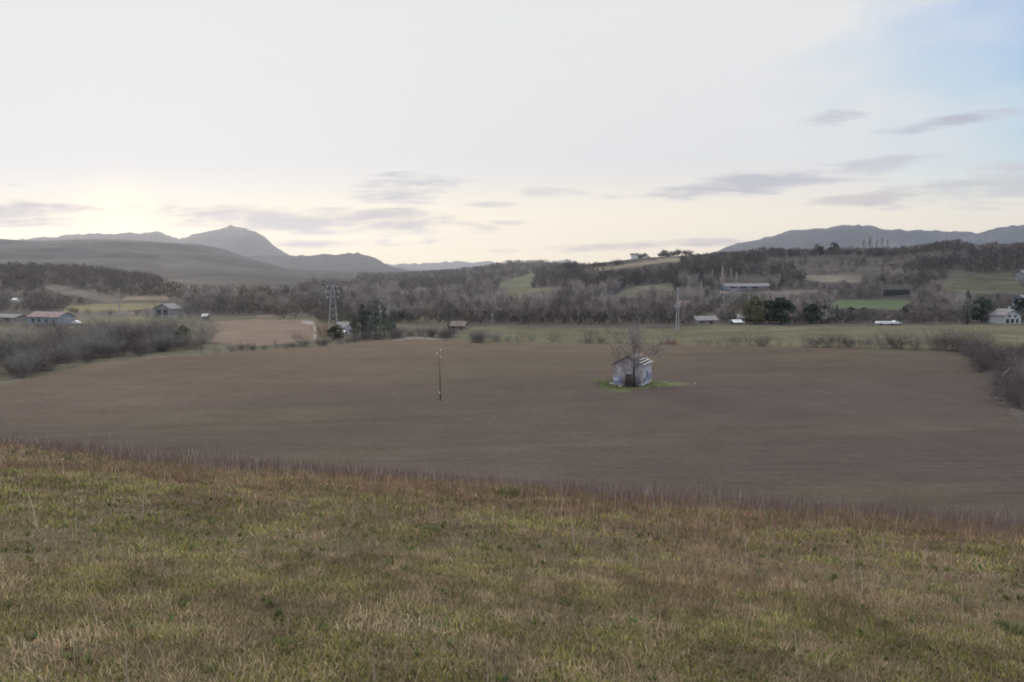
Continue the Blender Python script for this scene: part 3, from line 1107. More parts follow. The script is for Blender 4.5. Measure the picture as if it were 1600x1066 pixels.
def wood(n, px0, px1, d0, d1, kinds, where, group, scale=(.75, 1.2), sparse=0):
    made = tries = 0
    while made < n and tries < n * 30:
        tries += 1
        px = rs.uniform(px0, px1)
        d = math.sqrt(rs.uniform(d0 * d0, d1 * d1))
        x, y = spot(px, d)
        z = h1(x, y)
        k = rs.choice(kinds)
        sc = rs.uniform(*scale)
        if inpoly(np.array([x]), np.array([y]), MEADOW)[0] or inpoly(np.array([x]), np.array([y]), FIELD)[0]: continue
        if hides(x, y, z, 10 * sc): continue
        BARE[k]((x, y, z), rs.uniform(0, 6.28), (sc * rs.uniform(.85, 1.15), sc * rs.uniform(.85, 1.15), sc), BLAB[k] + ' ' + where, 'tree', group)
        made += 1


wood(62, 555, 1060, 292, 335, (0, 1, 2, 3, 5), 'at the front of the wood beyond the green meadow', 'bare trees at the front of the valley wood', (.7, 1.05))
wood(34, 1060, 1500, 292, 345, (0, 1, 2, 3, 4), 'among the houses beyond the meadow', 'bare trees among the valley houses', (.55, .95))
wood(80, 480, 1150, 335, 560, (0, 1, 3, 4), 'deep inside the valley wood', 'bare trees deep in the valley wood', (.8, 1.15))
wood(40, 1080, 1640, 345, 560, (0, 1, 2, 4), 'at the foot of the terraced hillside', 'bare trees at the foot of the hill', (.6, 1.0))
wood(46, 270, 620, 345, 570, (0, 1, 4, 5), 'in the flat woodland behind the stubble field', 'bare trees behind the stubble field', (.55, .85))
wood(24, -40, 330, 370, 640, (0, 2, 5), 'on the low hill behind the farm buildings', 'bare trees on the farm hill', (.5, .85))


# far woods that read as one mass
def build_woodland():
    V, C = [], []
    n = 34000
    px = rng.uniform(-260, 1860, n)
    d = np.exp(rng.uniform(math.log(296), math.log(3000), n))
    x = (px - 800) / F * d; y = d
    z = height(x, y)
    mos = vnoise(x / 130, y / 75, 21) + .4 * vnoise(x / 45, y / 30, 22)
    H = rng.uniform(4.5, 9.5, n) * np.where((mos > .22) & (d > 560), .45, 1.0)
    H = np.where(d < 560, rng.uniform(2.2, 5.5, n), H)
    keep = np.ones(n, bool)
    keep &= ~((mos > .22) & (rng.uniform(0, 1, n) < .6) & (d > 560))
    keep &= (px > 420) | (d > 350)
    keep &= ~((px > 255) & (px < 470) & (d > 600)) & ~((px <= 255) & (d > 830)) & ~((px >= 470) & (px < 560) & (d > 900))
    for poly in (FIELD, MEADOW, STUBBLE, LAWN):
        keep &= ~inpoly(x, y, poly)
    # the crests carry only low scrub: trees there are built singly
    for u in (.02, .5, .95):
        zc = z + H * u - CAMZ
        c, s = math.cos(PITCH), math.sin(PITCH)
        fw = y * c - zc * s; up = y * s + zc * c
        cx = 800 + F * x / fw; cy = 533 - F * up / fw
        for poly in CLEAR:
            keep &= ~inpoly(cx, cy, poly)
    xs, e = RIDGES[2]['p']
    el = np.interp(px, xs, e)
    top = (z + H * .5 - CAMZ) / d
    keep &= ~((px > 900) & (d < 1400) & (top > el - .001))
    x, y, z, H, px, d = x[keep], y[keep], z[keep], H[keep], px[keep], d[keep]
    n = len(x)
    pal = np.array([(0.150, 0.135, 0.132), (0.160, 0.139, 0.129), (0.134, 0.124, 0.125), (0.120, 0.118, 0.102), (0.176, 0.155, 0.140)]) * np.array([.88, .86, .83])
    # kinds of tree grow in patches
    pk = np.clip(((vnoise(x / 90, y / 120, 55) + .5) * 5 + rng.normal(0, .6, n)).astype(int), 0, 4)
    tc_ = pal[pk] * (1 + rng.normal(0, .07, (n, 1)))
    dark = (px > 880) & (d > 520)          # evergreen oak scrub on the hill with the fields
    tc_[dark] *= .68
    m = 46
    g = rng.normal(0, 1, (n, m, 3))
    g /= np.linalg.norm(g, axis=2, keepdims=True)
    rad = np.cbrt(rng.uniform(.1, 1, (n, m, 1)))
    P = g * rad * np.stack([H * .42, H * .42, H * .45], 1)[:, None, :]
    P += np.stack([x, y, z + H * .52], 1)[:, None, :]
    N = rng.normal(0, 1, (n, m, 3)) * [1, 1, .5]
    N /= np.linalg.norm(N, axis=2, keepdims=True)
    T1 = np.cross(N, np.array([0, 0, 1.0])); T1 /= np.linalg.norm(T1, axis=2, keepdims=True) + 1e-9
    T2 = np.cross(N, T1)
    s = (H * .075)[:, None, None] * rng.uniform(.5, 1.3, (n, m, 1))
    Q = np.stack([P - T1 * s * .55, P - T2 * s * 1.6, P + T1 * s * .55, P + T2 * s * 1.6], 2)
    v = Q.reshape(-1, 3)
    col = np.repeat(tc_, m * 4, 0)
    me = np_mesh('woodland', v, np.arange(len(v)).reshape(-1, 4), None, ['wood_far'], False, np.clip(col, .02, 1))
    tag(link('woodland', me), 'leafless grey brown woodland covering the far valley and hills', kind='stuff')


build_woodland()

# dark evergreens
for px, d, sc, k, lab in [
        (1180, 296, 1.1, 1, 'big round olive topped evergreen beside the small pale sheds'),
        (1221, 295, 1.08, 0, 'big dark round evergreen with a green strip of lawn at its foot'),
        (1268, 297, .82, 0, 'dark round evergreen between the lawn strip and the pointed conifers'),
        (1202, 300, .95, 0, 'dark evergreen squeezed between the two big round ones'),
        (1287, 302, .7, 0, 'dark evergreen close beside the pointed conifers on the lawn'),
        (1330, 330, .52, 0, 'low dark evergreen below the bright green hillside field'),
        (1352, 320, .55, 1, 'low olive evergreen below the bright green hillside field'),
        (1420, 330, .62, 0, 'dark bushy evergreen behind the white parked trailer'),
        (1535, 300, 1.05, 0, 'wide black green evergreen beside the white gabled house'),
        (1595, 310, 1.0, 0, 'dark evergreen behind the white gabled house'),
        (283, 208, .62, 1, 'round dark olive evergreen at the corner of the willow thicket'),
        (528, 228, .46, 1, 'dark olive bush like evergreen at the foot of the steel pylon'),
        (519, 226, .42, 0, 'dark green evergreen beside the pylon and the white cottage'),
        (1090, 640, .9, 0, 'dark evergreen at the edge of the upper hillside meadow'),
        (1300, 860, 1.3, 0, 'wide dark evergreen standing just under the crest of the hill'),
        (1280, 820, 1.0, 0, 'dark evergreen lower down beside the wide one under the crest')]:
    x, y = spot(px, d)
    ROUND[k](ground(x, y), rs.uniform(0, 6), (sc * rs.uniform(.9, 1.1), sc, sc), lab, 'tree', 'dark evergreen trees')
for px, d, sc, k, lab in [
        (586, 232, 1.0, 0, 'tallest dark conifer of the clump at the field corner'),
        (566, 235, .9, 1, 'shorter conifer with a pointed top nearest the pylon cottage'),
        (576, 238, .85, 0, 'conifer standing behind the others of the field corner clump'),
        (600, 240, .8, 1, 'broad dark conifer next to the pale track at the field corner'),
        (612, 243, .66, 0, 'low dark conifer at the end of the field corner clump'),
        (553, 232, .6, 1, 'small dark conifer close to the white cottage wall'),
        (1294, 300, .55, 0, 'pointed dark conifer with a sharp tip beside the round evergreen'),
        (1308, 300, .62, 1, 'tallest pointed conifer on the lawn below the green field'),
        (397, 480, .7, 0, 'small dark pointed conifer in the flat woodland')]:
    x, y = spot(px, d)
    CONIFER[k](ground(x, y), rs.uniform(0, 6), sc, lab, 'tree', 'dark pointed conifers')
for px, d, sc, lab in [
        (1512, 294, 1.0, 'tall slim black green cypress at the edge of the meadow'),
        (701, 262, .5, 'small slim cypress beside the reddish roofed house'),
        (1066, 300, .62, 'short dark cypress behind the concrete twin leg mast'),
        (1271, 318, .75, 'slim dark cypress rising behind the round evergreen')]:
    x, y = spot(px, d)
    CYPRESS(ground(x, y), rs.uniform(0, 6), sc, lab, 'tree', 'slim cypresses')
for i, (px, d, sc) in enumerate([(1346, 905, .95), (1355, 900, 1.15), (1366, 905, .85), (1374, 902, 1.0), (1383, 910, .7)]):
    x, y = spot(px, d)
    POPLAR_FAR(ground(x, y), rs.uniform(0, 6), sc, 'thin bare poplar standing on the skyline in front of the blue mountain', 'tree', 'poplars on the skyline')
for i, (px, d, sc) in enumerate([(1112, 560, 1.0), (1128, 555, 1.15), (1141, 560, 1.05), (1095, 470, .8), (1075, 520, .9), (1150, 565, .8), (1170, 420, .5), (1130, 420, .55)]):
    x, y = spot(px, d)
    POPLAR(ground(x, y), rs.uniform(0, 6), sc, 'pale bare poplar on the slope near the long pale shed', 'tree', 'pale poplars on the slope')
for i, (px, d, sc) in enumerate([(880, 330, .6), (905, 330, .65), (925, 335, .6), (1068, 292, .5), (870, 420, .6)]):
    x, y = spot(px, d)
    POPLAR(ground(x, y), rs.uniform(0, 6), (sc * 1.6, sc * 1.6, sc), 'pale silvery bare tree standing out from the dark valley wood', 'tree', 'pale trees in the valley wood')


# trees on the crest of the right-hand hill
def sunk(x, y, d_=1.3):
    return (x, y, h1(x, y) - d_)


def crest(px, dd=1.0):
    dist = np.interp(px, (600, 1600), RIDGES[2]['R']) * dd
    return spot(px, float(dist))


for px, sc, k in [(995, 1.0, 0), (1000, .8, 2), (1006, .7, 1), (1012, .55, 5)]:
    x, y = crest(px)
    FAR[k % 3](sunk(x, y), rs.uniform(0, 6), (sc * 1.35, sc * 1.35, sc * .85), 'bare tree beside the white house on the crest of the hill', 'tree', 'trees by the crest house')
for px, sc, k in [(1031, .8, 0), (1036, .95, 1), (1042, .85, 2), (1048, .95, 0), (1053, 1.0, 3), (1058, .9, 1), (1071, 1.0, 3), (1077, .6, 5)]:
    x, y = crest(px)
    FAR[k % 3](sunk(x, y), rs.uniform(0, 6), (sc * 1.35, sc * 1.35, sc * .85), 'bare tree of the dark row above the pale field on the hill crest', 'tree', 'tree row on the hill crest')
for px, sc, k in [(1160, .5, 2), (1172, .5, 5), (1186, .65, 0), (1192, .5, 1), (1205, .6, 2), (1218, .5, 5), (1232, .4, 5), (1246, .45, 2), (1256, .4, 0), (1274, .75, 1), (1278, .55, 3)]:
    x, y = crest(px)
    FAR[k % 3](sunk(x, y), rs.uniform(0, 6), (sc * 1.35, sc * 1.35, sc * .85), 'small tree on the dark ridge in front of the blue mountain', 'tree', 'small trees along the dark ridge')
for px, sc, k in [(1530, .5, 2), (1540, .6, 0), (1550, .5, 4), (1520, .45, 2)]:
    x, y = crest(px)
    FAR[k % 3](sunk(x, y), rs.uniform(0, 6), (sc * 1.35, sc * 1.35, sc * .85), 'faint bare tree in the dip behind the ridge knoll', 'tree', 'trees in the ridge dip')

# shrubs ---------------------------------------------------------------
def row(n, pts, name, kinds, lo, hi, label, cat, group, jit=2.0, squash=None):
    P = flat(pts)
    seg = [math.dist(P[i], P[i + 1]) for i in range(len(P) - 1)]
    tot = sum(seg)
    for i in range(n):
        t = (i + rs.uniform(-.4, .4) + .5) / n * tot
        k = 0
        while k < len(seg) - 1 and t > seg[k]:
            t -= seg[k]; k += 1
        u = min(max(t / seg[k], 0), 1)
        x = P[k][0] + (P[k + 1][0] - P[k][0]) * u + rs.gauss(0, jit)
        y = P[k][1] + (P[k + 1][1] - P[k][1]) * u + rs.gauss(0, jit)
        kk = rs.choice(kinds)
        sc = rs.uniform(lo, hi)
        shrub(name, kk, ground(x, y), rs.uniform(0, 6.28), (sc * rs.uniform(.9, 1.4), sc * rs.uniform(.9, 1.4), sc), label, cat, group)


row(13, [(718, 533), (860, 535), (1000, 536.5)], 'bare_shrub', (0, 1, 5), .55, 1.4, 'loose bare shrub on the field edge in front of the green meadow', 'shrub', 'shrubs between field and meadow', 1.0)
row(8, [(740, 535), (780, 535)], 'bare_shrub', (0, 2), .4, .9, 'thin grey sapling on the meadow edge near the reddish roofed house', 'shrub', 'saplings at the meadow corner', 1.5)
row(8, [(905, 536), (950, 537)], 'bare_shrub', (0, 1), .4, .75, 'low dark scrub on the meadow edge behind the painted hut', 'shrub', 'low scrub behind the hut', 1.2)
row(4, [(1036, 538), (1058, 538)], 'rust_bush', (4,), .55, .8, 'low rust brown bush on the field edge below the twin leg mast', 'bush', 'rust bushes on the field edge', .5)
row(16, [(1080, 539), (1200, 541), (1300, 542.5)], 'bare_shrub', (0, 1, 3, 5), .35, 1.2, 'small bare shrub strung along the far field edge below the evergreens', 'shrub', 'shrubs below the evergreens', .9)
row(16, [(1300, 543), (1400, 546), (1442, 548)], 'bare_shrub', (0, 3, 1, 5), .7, 1.3, 'rounded grey shrub in the hedge below the white trailer', 'shrub', 'hedge shrubs below the trailer', .7)
row(10, [(1455, 547), (1520, 550)], 'bare_shrub', (0, 3, 5), .9, 1.6, 'leafless shrub near the dark bramble bank', 'shrub', 'shrubs near the bramble bank', 1.6)
row(34, [(1530, 556), (1556, 578), (1575, 600), (1596, 625), (1624, 655)], 'bramble_bush', (3, 3, 3, 1), .6, 1.15, 'dark purplish bramble bush on the bank closing the field', 'bush', 'brambles on the field bank', 1.6)
row(26, [(1570, 552), (1612, 575), (1665, 610)], 'bramble_bush', (3, 3, 0), .9, 1.5, 'taller dark bramble behind the bank closing the field', 'bush', 'tall brambles behind the bank', 3.5)
row(50, [(-30, 595), (60, 575), (140, 560), (220, 552), (300, 546)], 'willow_bush', (2, 3, 2), .75, 1.35, 'bluish grey bare willow bush beside the ploughed field', 'bush', 'willows beside the field', 2.6)
row(54, [(-20, 570), (80, 553), (180, 543), (300, 537)], 'willow_bush', (2, 5, 3), 1.1, 2.1, 'tall feathery bare willow in the back of the thicket', 'bush', 'tall willows in the thicket', 4.5)
row(16, [(170, 540), (215, 536), (235, 534)], 'willow_bush', (2, 0), .9, 1.7, 'pale upright willow in front of the farm lawn', 'bush', 'pale willows by the lawn', 3.0)
row(9, [(322, 548), (420, 540), (500, 535)], 'bare_shrub', (0, 1), .5, 1.0, 'bare shrub standing in front of the brown stubble field', 'shrub', 'shrubs before the stubble', 2.5)
row(26, [(320, 553), (420, 545.5), (500, 540), (560, 535)], 'hedge_shrub', (0, 3), .32, .6, 'low dark shrub of the hedge along the ploughed field', 'shrub', 'low hedge of the ploughed field', 1.0)
row(14, [(560, 533), (600, 530), (640, 526)], 'bare_shrub', (3, 0), .5, .9, 'dark scrub under the conifer clump at the field corner', 'shrub', 'scrub under the conifers', 1.5)
row(16, [(650, 524), (690, 527), (718, 529)], 'bare_shrub', (0, 1, 3), .5, 1.0, 'mixed grey scrub between the pale track and the meadow', 'shrub', 'scrub beside the track', 2.0)
row(14, [(0, 512), (120, 512), (230, 513)], 'bare_shrub', (0, 1, 3), .6, 1.1, 'dark shrub on the lawn below the red roofed farm building', 'shrub', 'shrubs below the farm building', 2.0)
row(10, [(100, 488), (170, 492), (245, 490)], 'hedge_shrub', (3, 0), .5, .85, 'low dark shrub of the hedge behind the farm lawn', 'shrub', 'hedge behind the farm lawn', 1.5)

for px, d, k, sc in [(228, 326, 5, 1.2), (243, 322, 0, 1.0), (281, 324, 5, 1.5), (296, 326, 2, 1.5), (308, 330, 5, 1.6), (322, 316, 0, 1.0), (250, 350, 5, 1.9), (275, 352, 5, 2.0)]:
    x, y = spot(px, d)
    shrub('bare_shrub', k, ground(x, y), px * .7, sc, 'bare grey shrub growing round the glazed farmhouse', 'shrub', 'shrubs round the glazed farmhouse')

# copper coloured tree and low dark evergreens by the pylon
x, y = spot(506, 236)
shrub('rust_bush', 4, ground(x, y), .4, (2.0, 2.0, 2.6), 'copper leaved young tree at the foot of the steel pylon', 'tree', None)

# green tuft on the brow of the slope
tuft = MB()
random.seed(5)
for k in range(420):
    a = random.uniform(0, 6.28); q = random.uniform(0, .42)
    p = Vector((math.cos(a) * q, math.sin(a) * q * .6, -.03))
    d = Vector((math.cos(a) * .7, math.sin(a) * .7, random.uniform(.5, 1.4))).normalized()
    L = random.uniform(.15, .42)
    tuft.strip(p, p + d * L, .022)
x, y = at(792, 778)
tf = tuft.build('leafy_clump', 'leaf_fresh')
tf.location = ground(x, y); tf.scale = (.45, .45, .6)
tag(tf, 'bright green leafy clump on the brow of the grass slope', 'plant')
for px, py, sc, lab in [(672, 832, .26, 'small pale green leafy clump in the reddish grass'), (285, 945, .16, 'small dark green rosette among the mossy grass'), (1590, 992, .3, 'dark green leafy clump at the very edge of the grass slope')]:
    x, y = at(px, py)
    o = tf.copy(); COL.objects.link(o)
    o.location = ground(x, y); o.scale = (sc, sc, sc * .8); o.rotation_euler = (0, 0, rs.uniform(0, 6))
    tag(o, lab, 'plant')


# ------------------------------------------------------------------ the painted hut and its tree
def facing(px):
    return math.atan2((px - 800) / F, 1.0)


hx, hy = spot(990, 141.5)
hut = empty('stone_hut', ground(hx, hy, -.05), R(-24))
tag(hut, 'small derelict gabled hut with graffiti walls and a half stripped roof in the ploughed field', 'hut')
HW, HD, HE, HR = 2.6, 3.3, 3.75, 5.2       # half width, half depth, eave, ridge
wl = MB()
t_ = .35
# front gable with a door opening, rear gable, side walls (butted)
wl.prism([(-HW, -.3), (-.35, -.3), (-.35, 2.1), (.75, 2.1), (.75, -.3), (HW, -.3), (HW, HE), (0, HR), (-HW, HE)], -HD, -HD + t_)
wl.build('gable_wall', 'hut_wall', hut)
MB().prism([(-HW, -.3), (HW, -.3), (HW, HE), (0, HR), (-HW, HE)], HD - t_, HD).build('gable_wall', 'hut_wall', hut)
sw = MB()
sw.box((-HW, -HD + t_, -.3), (-HW + t_, HD - t_, HE))
sw.box((HW - t_, -HD + t_, -.3), (HW, -.6, HE)); sw.box((HW - t_, .6, -.3), (HW, HD - t_, HE))
sw.box((HW - t_, -.6, -.3), (HW, .6, 1.3)); sw.box((HW - t_, -.6, 2.4), (HW, .6, HE))
sw.build('side_wall', 'hut_wash', hut)
MB().box((-.33, -HD + .2, 0), (.73, -HD + .26, 2.08)).build('door', 'timber', hut)
MB().box((HW - .2, -.58, 1.32), (HW - .14, .58, 2.38)).build('window', 'dark_opening', hut)
rf = MB()
sl = (HR - HE) / HW
ov = .35
rf.prism([(-HW - ov, HE - sl * ov + .02), (0, HR + .02), (0, HR + .20), (-HW - ov, HE - sl * ov + .16)], -HD - .3, HD + .3)
rf.prism([(0.001, HR + .02), (HW * .42, HR - sl * HW * .42 + .02), (HW * .42, HR - sl * HW * .42 + .18), (0.001, HR + .20)], -HD - .3, HD + .3)
roof = rf.build('roof', 'tile_brown', hut)
for k in range(7):
    yy = -HD - .1 + k * (2 * HD + .2) / 6
    MB().prism([(HW * .43, HR - sl * HW * .43 + .03), (HW + ov, HE - sl * ov + .03), (HW + ov, HE - sl * ov + .13), (HW * .43, HR - sl * HW * .43 + .13)], yy - .06, yy + .06).build('rafter', 'timber_pale', roof)
for u in (.62, .82, 1.06):
    xx = HW * u
    zz = HR - sl * xx + .15
    MB().box((xx - .16, -HD - .2, zz - .01), (xx + .16, HD + .2, zz + .05)).build('batten', 'timber_pale', roof)


def scrawl(seed, x0, z0, w, h, mat, n=5):
    """looping spray-paint strokes standing a few millimetres off the wall face"""
    r_ = random.Random(seed)
    m = MB()
    for k in range(n):
        cx, cz = x0 + w * (k + .5) / n, z0 + h * .5
        pts = []
        for i in range(15):
            a = i / 14 * 5.2 + r_.uniform(0, .5) + k
            pts.append((cx + math.cos(a) * w / n * .62, cz + math.sin(a) * h * .5 * r_.uniform(.7, 1)))
        wd = .07
        for i in range(len(pts) - 1):
            (xa, za), (xb, zb) = pts[i], pts[i + 1]
            L = math.hypot(xb - xa, zb - za) or 1
            nx, nz = -(zb - za) / L * wd, (xb - xa) / L * wd
            y_ = -.006 - .0004 * i - .003 * k
            m.add([(xa - nx, y_, za - nz), (xb - nx, y_, zb - nz), (xb + nx, y_, zb + nz), (xa + nx, y_, za + nz)], [(0, 1, 2, 3)])
    return m


for sd, x0, z0, w, h, mt in [(1, -2.5, .3, 1.5, .6, 'spray_blue'), (2, -2.45, .9, 1.4, .8, 'spray_lilac'), (3, -2.5, .9, .9, .5, 'spray_white'), (4, .9, .4, 1.5, 1.0, 'spray_lilac'),]:
    g_ = scrawl(sd, x0, z0, w, h, mt).build('graffiti', mt, hut)
    g_.location = (0, -HD - .01 - .02 * sd * .2, 0)
for sd, x0, z0, w, h, mt in [(6, -2.9, .5, 2.6, 1.3, 'spray_blue'), (7, .4, .6, 2.4, 1.2, 'spray_blue'), (8, -2.7, 1.5, 2.2, .7, 'spray_white'), (9, .9, 1.3, 1.8, .7, 'spray_lilac')]:
    g_ = scrawl(sd, x0, z0, w, h, mt, 6).build('graffiti', mt, hut)
    g_.rotation_euler = (0, 0, R(90)); g_.location = (HW + .01 + .004 * (sd - 5), 0, 0)

# tree in front of it
tm, cm = bare_tree_meshes(312, 11.8, 8.0, .22, .33, 6, .009, 'bark_dark', 'twig_hut', .22, 6, 6)
hut_tree = tree_things('bare_tree', tm, cm)
x, y = spot(993, 137)
hut_tree(ground(x, y), 4.1, 1.0, 'dark forked bare tree growing right in front of the painted hut', 'tree')
# brambles against the front wall
for k, (px, d, sc) in enumerate([(981, 137.4, (.62, .4, .62)), (988, 137.0, (.66, .4, .70)), (996, 136.8, (.5, .4, .48))]):
    x, y = spot(px, d)
    shrub('bramble_bush', 3, ground(x, y), k * 2.0, sc, 'dense brown bramble against the front wall of the painted hut', 'bush', 'brambles against the hut')
# pale rubble by the wall
def boulder(seed, s):
    r_ = np.random.default_rng(seed)
    import bmesh
    bm = bmesh.new()
    bmesh.ops.create_icosphere(bm, subdivisions=2, radius=1)
    for v in bm.verts:
        n = 1 + .22 * float(fbm(np.array([v.co.x * 1.4 + seed]), np.array([v.co.y * 1.4 + v.co.z]), 90, 3)[0])
        v.co = Vector((v.co.x * s[0] * n, v.co.y * s[1] * n, v.co.z * s[2] * n))
    me = bpy.data.meshes.new('rubble_block'); bm.to_mesh(me); bm.free()
    me.materials.append(MATS['plaster_white'])
    return me


for px, py, s, lab in [(956, 600, (.42, .3, .16), 'white rubble block lying off the corner of the painted hut'), (969, 604, (.36, .3, .14), 'white rubble block in the grass under the painted front wall')]:
    x, y = flat([(px, py)])[0]
    o = link('rubble_block', boulder(int(px), s)); o.location = ground(x, y, .06)
    tag(o, lab, 'rubble')
x, y = flat([(1085, 605)])[0]
mp = empty('marker_post', ground(x, y))
tag(mp, 'short pale marker post standing alone in the field beyond the hut', 'post')
MB().tube([(0, 0, -.2), (0, 0, .55)], .045, 8).build('post', 'concrete', mp)
MB().tube([(0, 0, .55), (0, 0, .78), (0, 0, .82)], [.062, .062, .04], 8).build('cap', 'paint_white', mp)

# tufts of grass round the hut
def patch_grass():
    P = np.array(PATCH)
    n = 4500
    x = rng.uniform(P[:, 0].min(), P[:, 0].max(), n); y = rng.uniform(P[:, 1].min(), P[:, 1].max(), n)
    cx, cy = P[:, 0].mean() - 1, P[:, 1].mean() + 1
    q = np.hypot((x - cx) / np.ptp(P[:, 0]), (y - cy) / np.ptp(P[:, 1])) * 2
    k = inpoly(x + rng.normal(0, .8, n), y + rng.normal(0, 1.5, n), PATCH) & (rng.uniform(0, 1, n) < 1.15 - q)
    x, y = x[k], y[k]; z = height(x, y)
    n = len(x)
    a = rng.uniform(0, 6.28, n); h = rng.uniform(.08, .28, n); w = .05
    P0 = np.stack([x - np.cos(a) * w, y - np.sin(a) * w, z], 1); P1 = np.stack([x + np.cos(a) * w, y + np.sin(a) * w, z], 1)
    P2 = np.stack([x + rng.normal(0, .12, n), y + rng.normal(0, .12, n), z + h], 1)
    v = np.stack([P0, P1, P2], 1).reshape(-1, 3)
    c = np.array([(0.12, 0.16, 0.06), (0.15, 0.175, 0.066), (0.16, 0.145, 0.085)])[rng.integers(0, 3, n)]
    tag(link('tall_grass', np_mesh('tall_grass', v, None, np.arange(n * 3).reshape(-1, 3), ['blade'], False, np.repeat(c, 3, 0))), 'green grass growing round the painted hut', kind='stuff')


patch_grass()

# ------------------------------------------------------------------ poles, pylon, masts
x, y = spot(686.5, 123)
pole = empty('utility_pole', ground(x, y), R(-20))
tag(pole, 'leaning dark wooden utility pole alone in the middle of the ploughed field', 'pole')
MB().tube([(0.05, 0, -.5), (0, 0, 4), (-.12, 0, 7.9)], [.125, .105, .085], 10).build('post', 'pole_wood', pole, True)
for zz, sx in ((7.75, .22), (7.2, -.30), (6.75, .22)):
    br = MB().tube([(-.1, 0, zz - .15), (-.1 + sx, 0, zz - .15), (-.1 + sx, 0, zz)], .022, 6).build('bracket', 'steel', pole)
    MB().tube([(-.1 + sx, 0, zz - .02), (-.1 + sx, 0, zz + .05), (-.1 + sx, 0, zz + .12), (-.1 + sx, 0, zz + .2), (-.1 + sx, 0, zz + .25)], [.05, .085, .055, .08, .03], 10).build('insulator', 'insulator', br, True)
MB().box((-.09, -.165, 1.15), (.10, -.145, 1.4)).build('sign_plate', 'insulator', pole)


def lattice_tower(parent, H, wb, wt, bays, bar, mat):
    """four corner legs and zig-zag bracing as parts"""
    leg = {}
    for sx in (-1, 1):
        for sy in (-1, 1):
            MB().tube([(sx * wb, sy * wb, -.3), (sx * wt, sy * wt, H)], bar, 4).build('leg', mat, parent)
    m = MB()
    for face in range(4):
        for k in range(bays):
            z0, z1 = H * (1 - (1 - k / bays) ** .9), H * (1 - (1 - (k + 1) / bays) ** .9)
            w0, w1 = wb + (wt - wb) * z0 / H, wb + (wt - wb) * z1 / H
            a, b = (-1, 1) if (k + face) % 2 else (1, -1)
            c = [(a * w0, -w0, z0), (b * w1, -w1, z1)]
            c2 = [(b * w0, -w0, z0), (a * w1, -w1, z1)]
            for pr in (c, c2):
                q = []
                for (X_, Y_, Z_) in pr:
                    for _ in range(face): X_, Y_ = -Y_, X_
                    q.append((X_, Y_, Z_))
                m.tube(q, bar * .45, 4)
    m.build('bracing', mat, parent)


x, y = spot(520, 262)
py_ = empty('lattice_pylon', ground(x, y), R(18))
tag(py_, 'grey steel lattice pylon with three insulator arms behind the copper tree', 'pylon')
lattice_tower(py_, 15.4, 1.55, .34, 7, .055, 'steel')
for zz, L in ((11.3, 1.9), (13.2, 2.3), (15.0, 1.7)):
    a_ = MB()
    a_.prism([(-L, zz + .02), (-.3, zz - .12), (.3, zz - .12), (L, zz + .02), (L, zz + .08), (-L, zz + .08)], -.06, .06)
    ar = a_.build('cross_arm', 'steel', py_)
    for sx in (-1, 1):
        MB().tube([(sx * L * .93, 0, zz - .02), (sx * L * .93, 0, zz - .2), (sx * L * .93, 0, zz - .4), (sx * L * .93, 0, zz - .62)], [.05, .13, .13, .05], 8).build('insulator', 'insulator', ar, True)
x, y = spot(1059, 258)
mast = empty('lattice_mast', ground(x, y), R(12))
tag(mast, 'slim pale twin leg mast standing in the green meadow', 'mast')
MB().tube([(-.52, 0, -.3), (-.20, 0, 13.6)], [.17, .12], 6).build('leg', 'concrete', mast)
MB().tube([(.52, 0, -.3), (.20, 0, 13.6)], [.17, .12], 6).build('leg', 'concrete', mast)
rg = MB()
for k in range(11):
    zz = .9 + k * 1.2
    w = .52 - .32 * zz / 13.6 - .05
    rg.box((-w, -.06, zz), (w, .06, zz + .14))
rg.build('rung', 'concrete', mast)['kind'] = 'thing'
MB().box((-.32, -.2, 13.6), (.32, .2, 14.3)).build('head', 'concrete', mast)
x, y = spot(186.5, 345)
m2 = empty('lattice_mast', ground(x, y), R(5))
tag(m2, 'faint grey mast standing on the lawn beside the glazed farmhouse', 'mast')
lattice_tower(m2, 11.8, .42, .2, 9, .06, 'concrete')
MB().prism([(-.9, 11.6), (.9, 11.6), (.9, 11.75), (-.9, 11.75)], -.08, .08).build('cross_arm', 'concrete', m2)
x, y = spot(768, 283)
tp = empty('telegraph_pole', ground(x, y))
tag(tp, 'thin pale telegraph pole in front of the dark valley wood', 'pole')
MB().tube([(0, 0, -.3), (0, 0, 4.6)], [.10, .07], 8).build('post', 'concrete', tp)
MB().box((-.35, -.05, 4.25), (.35, .05, 4.36)).build('cross_arm', 'concrete', tp)


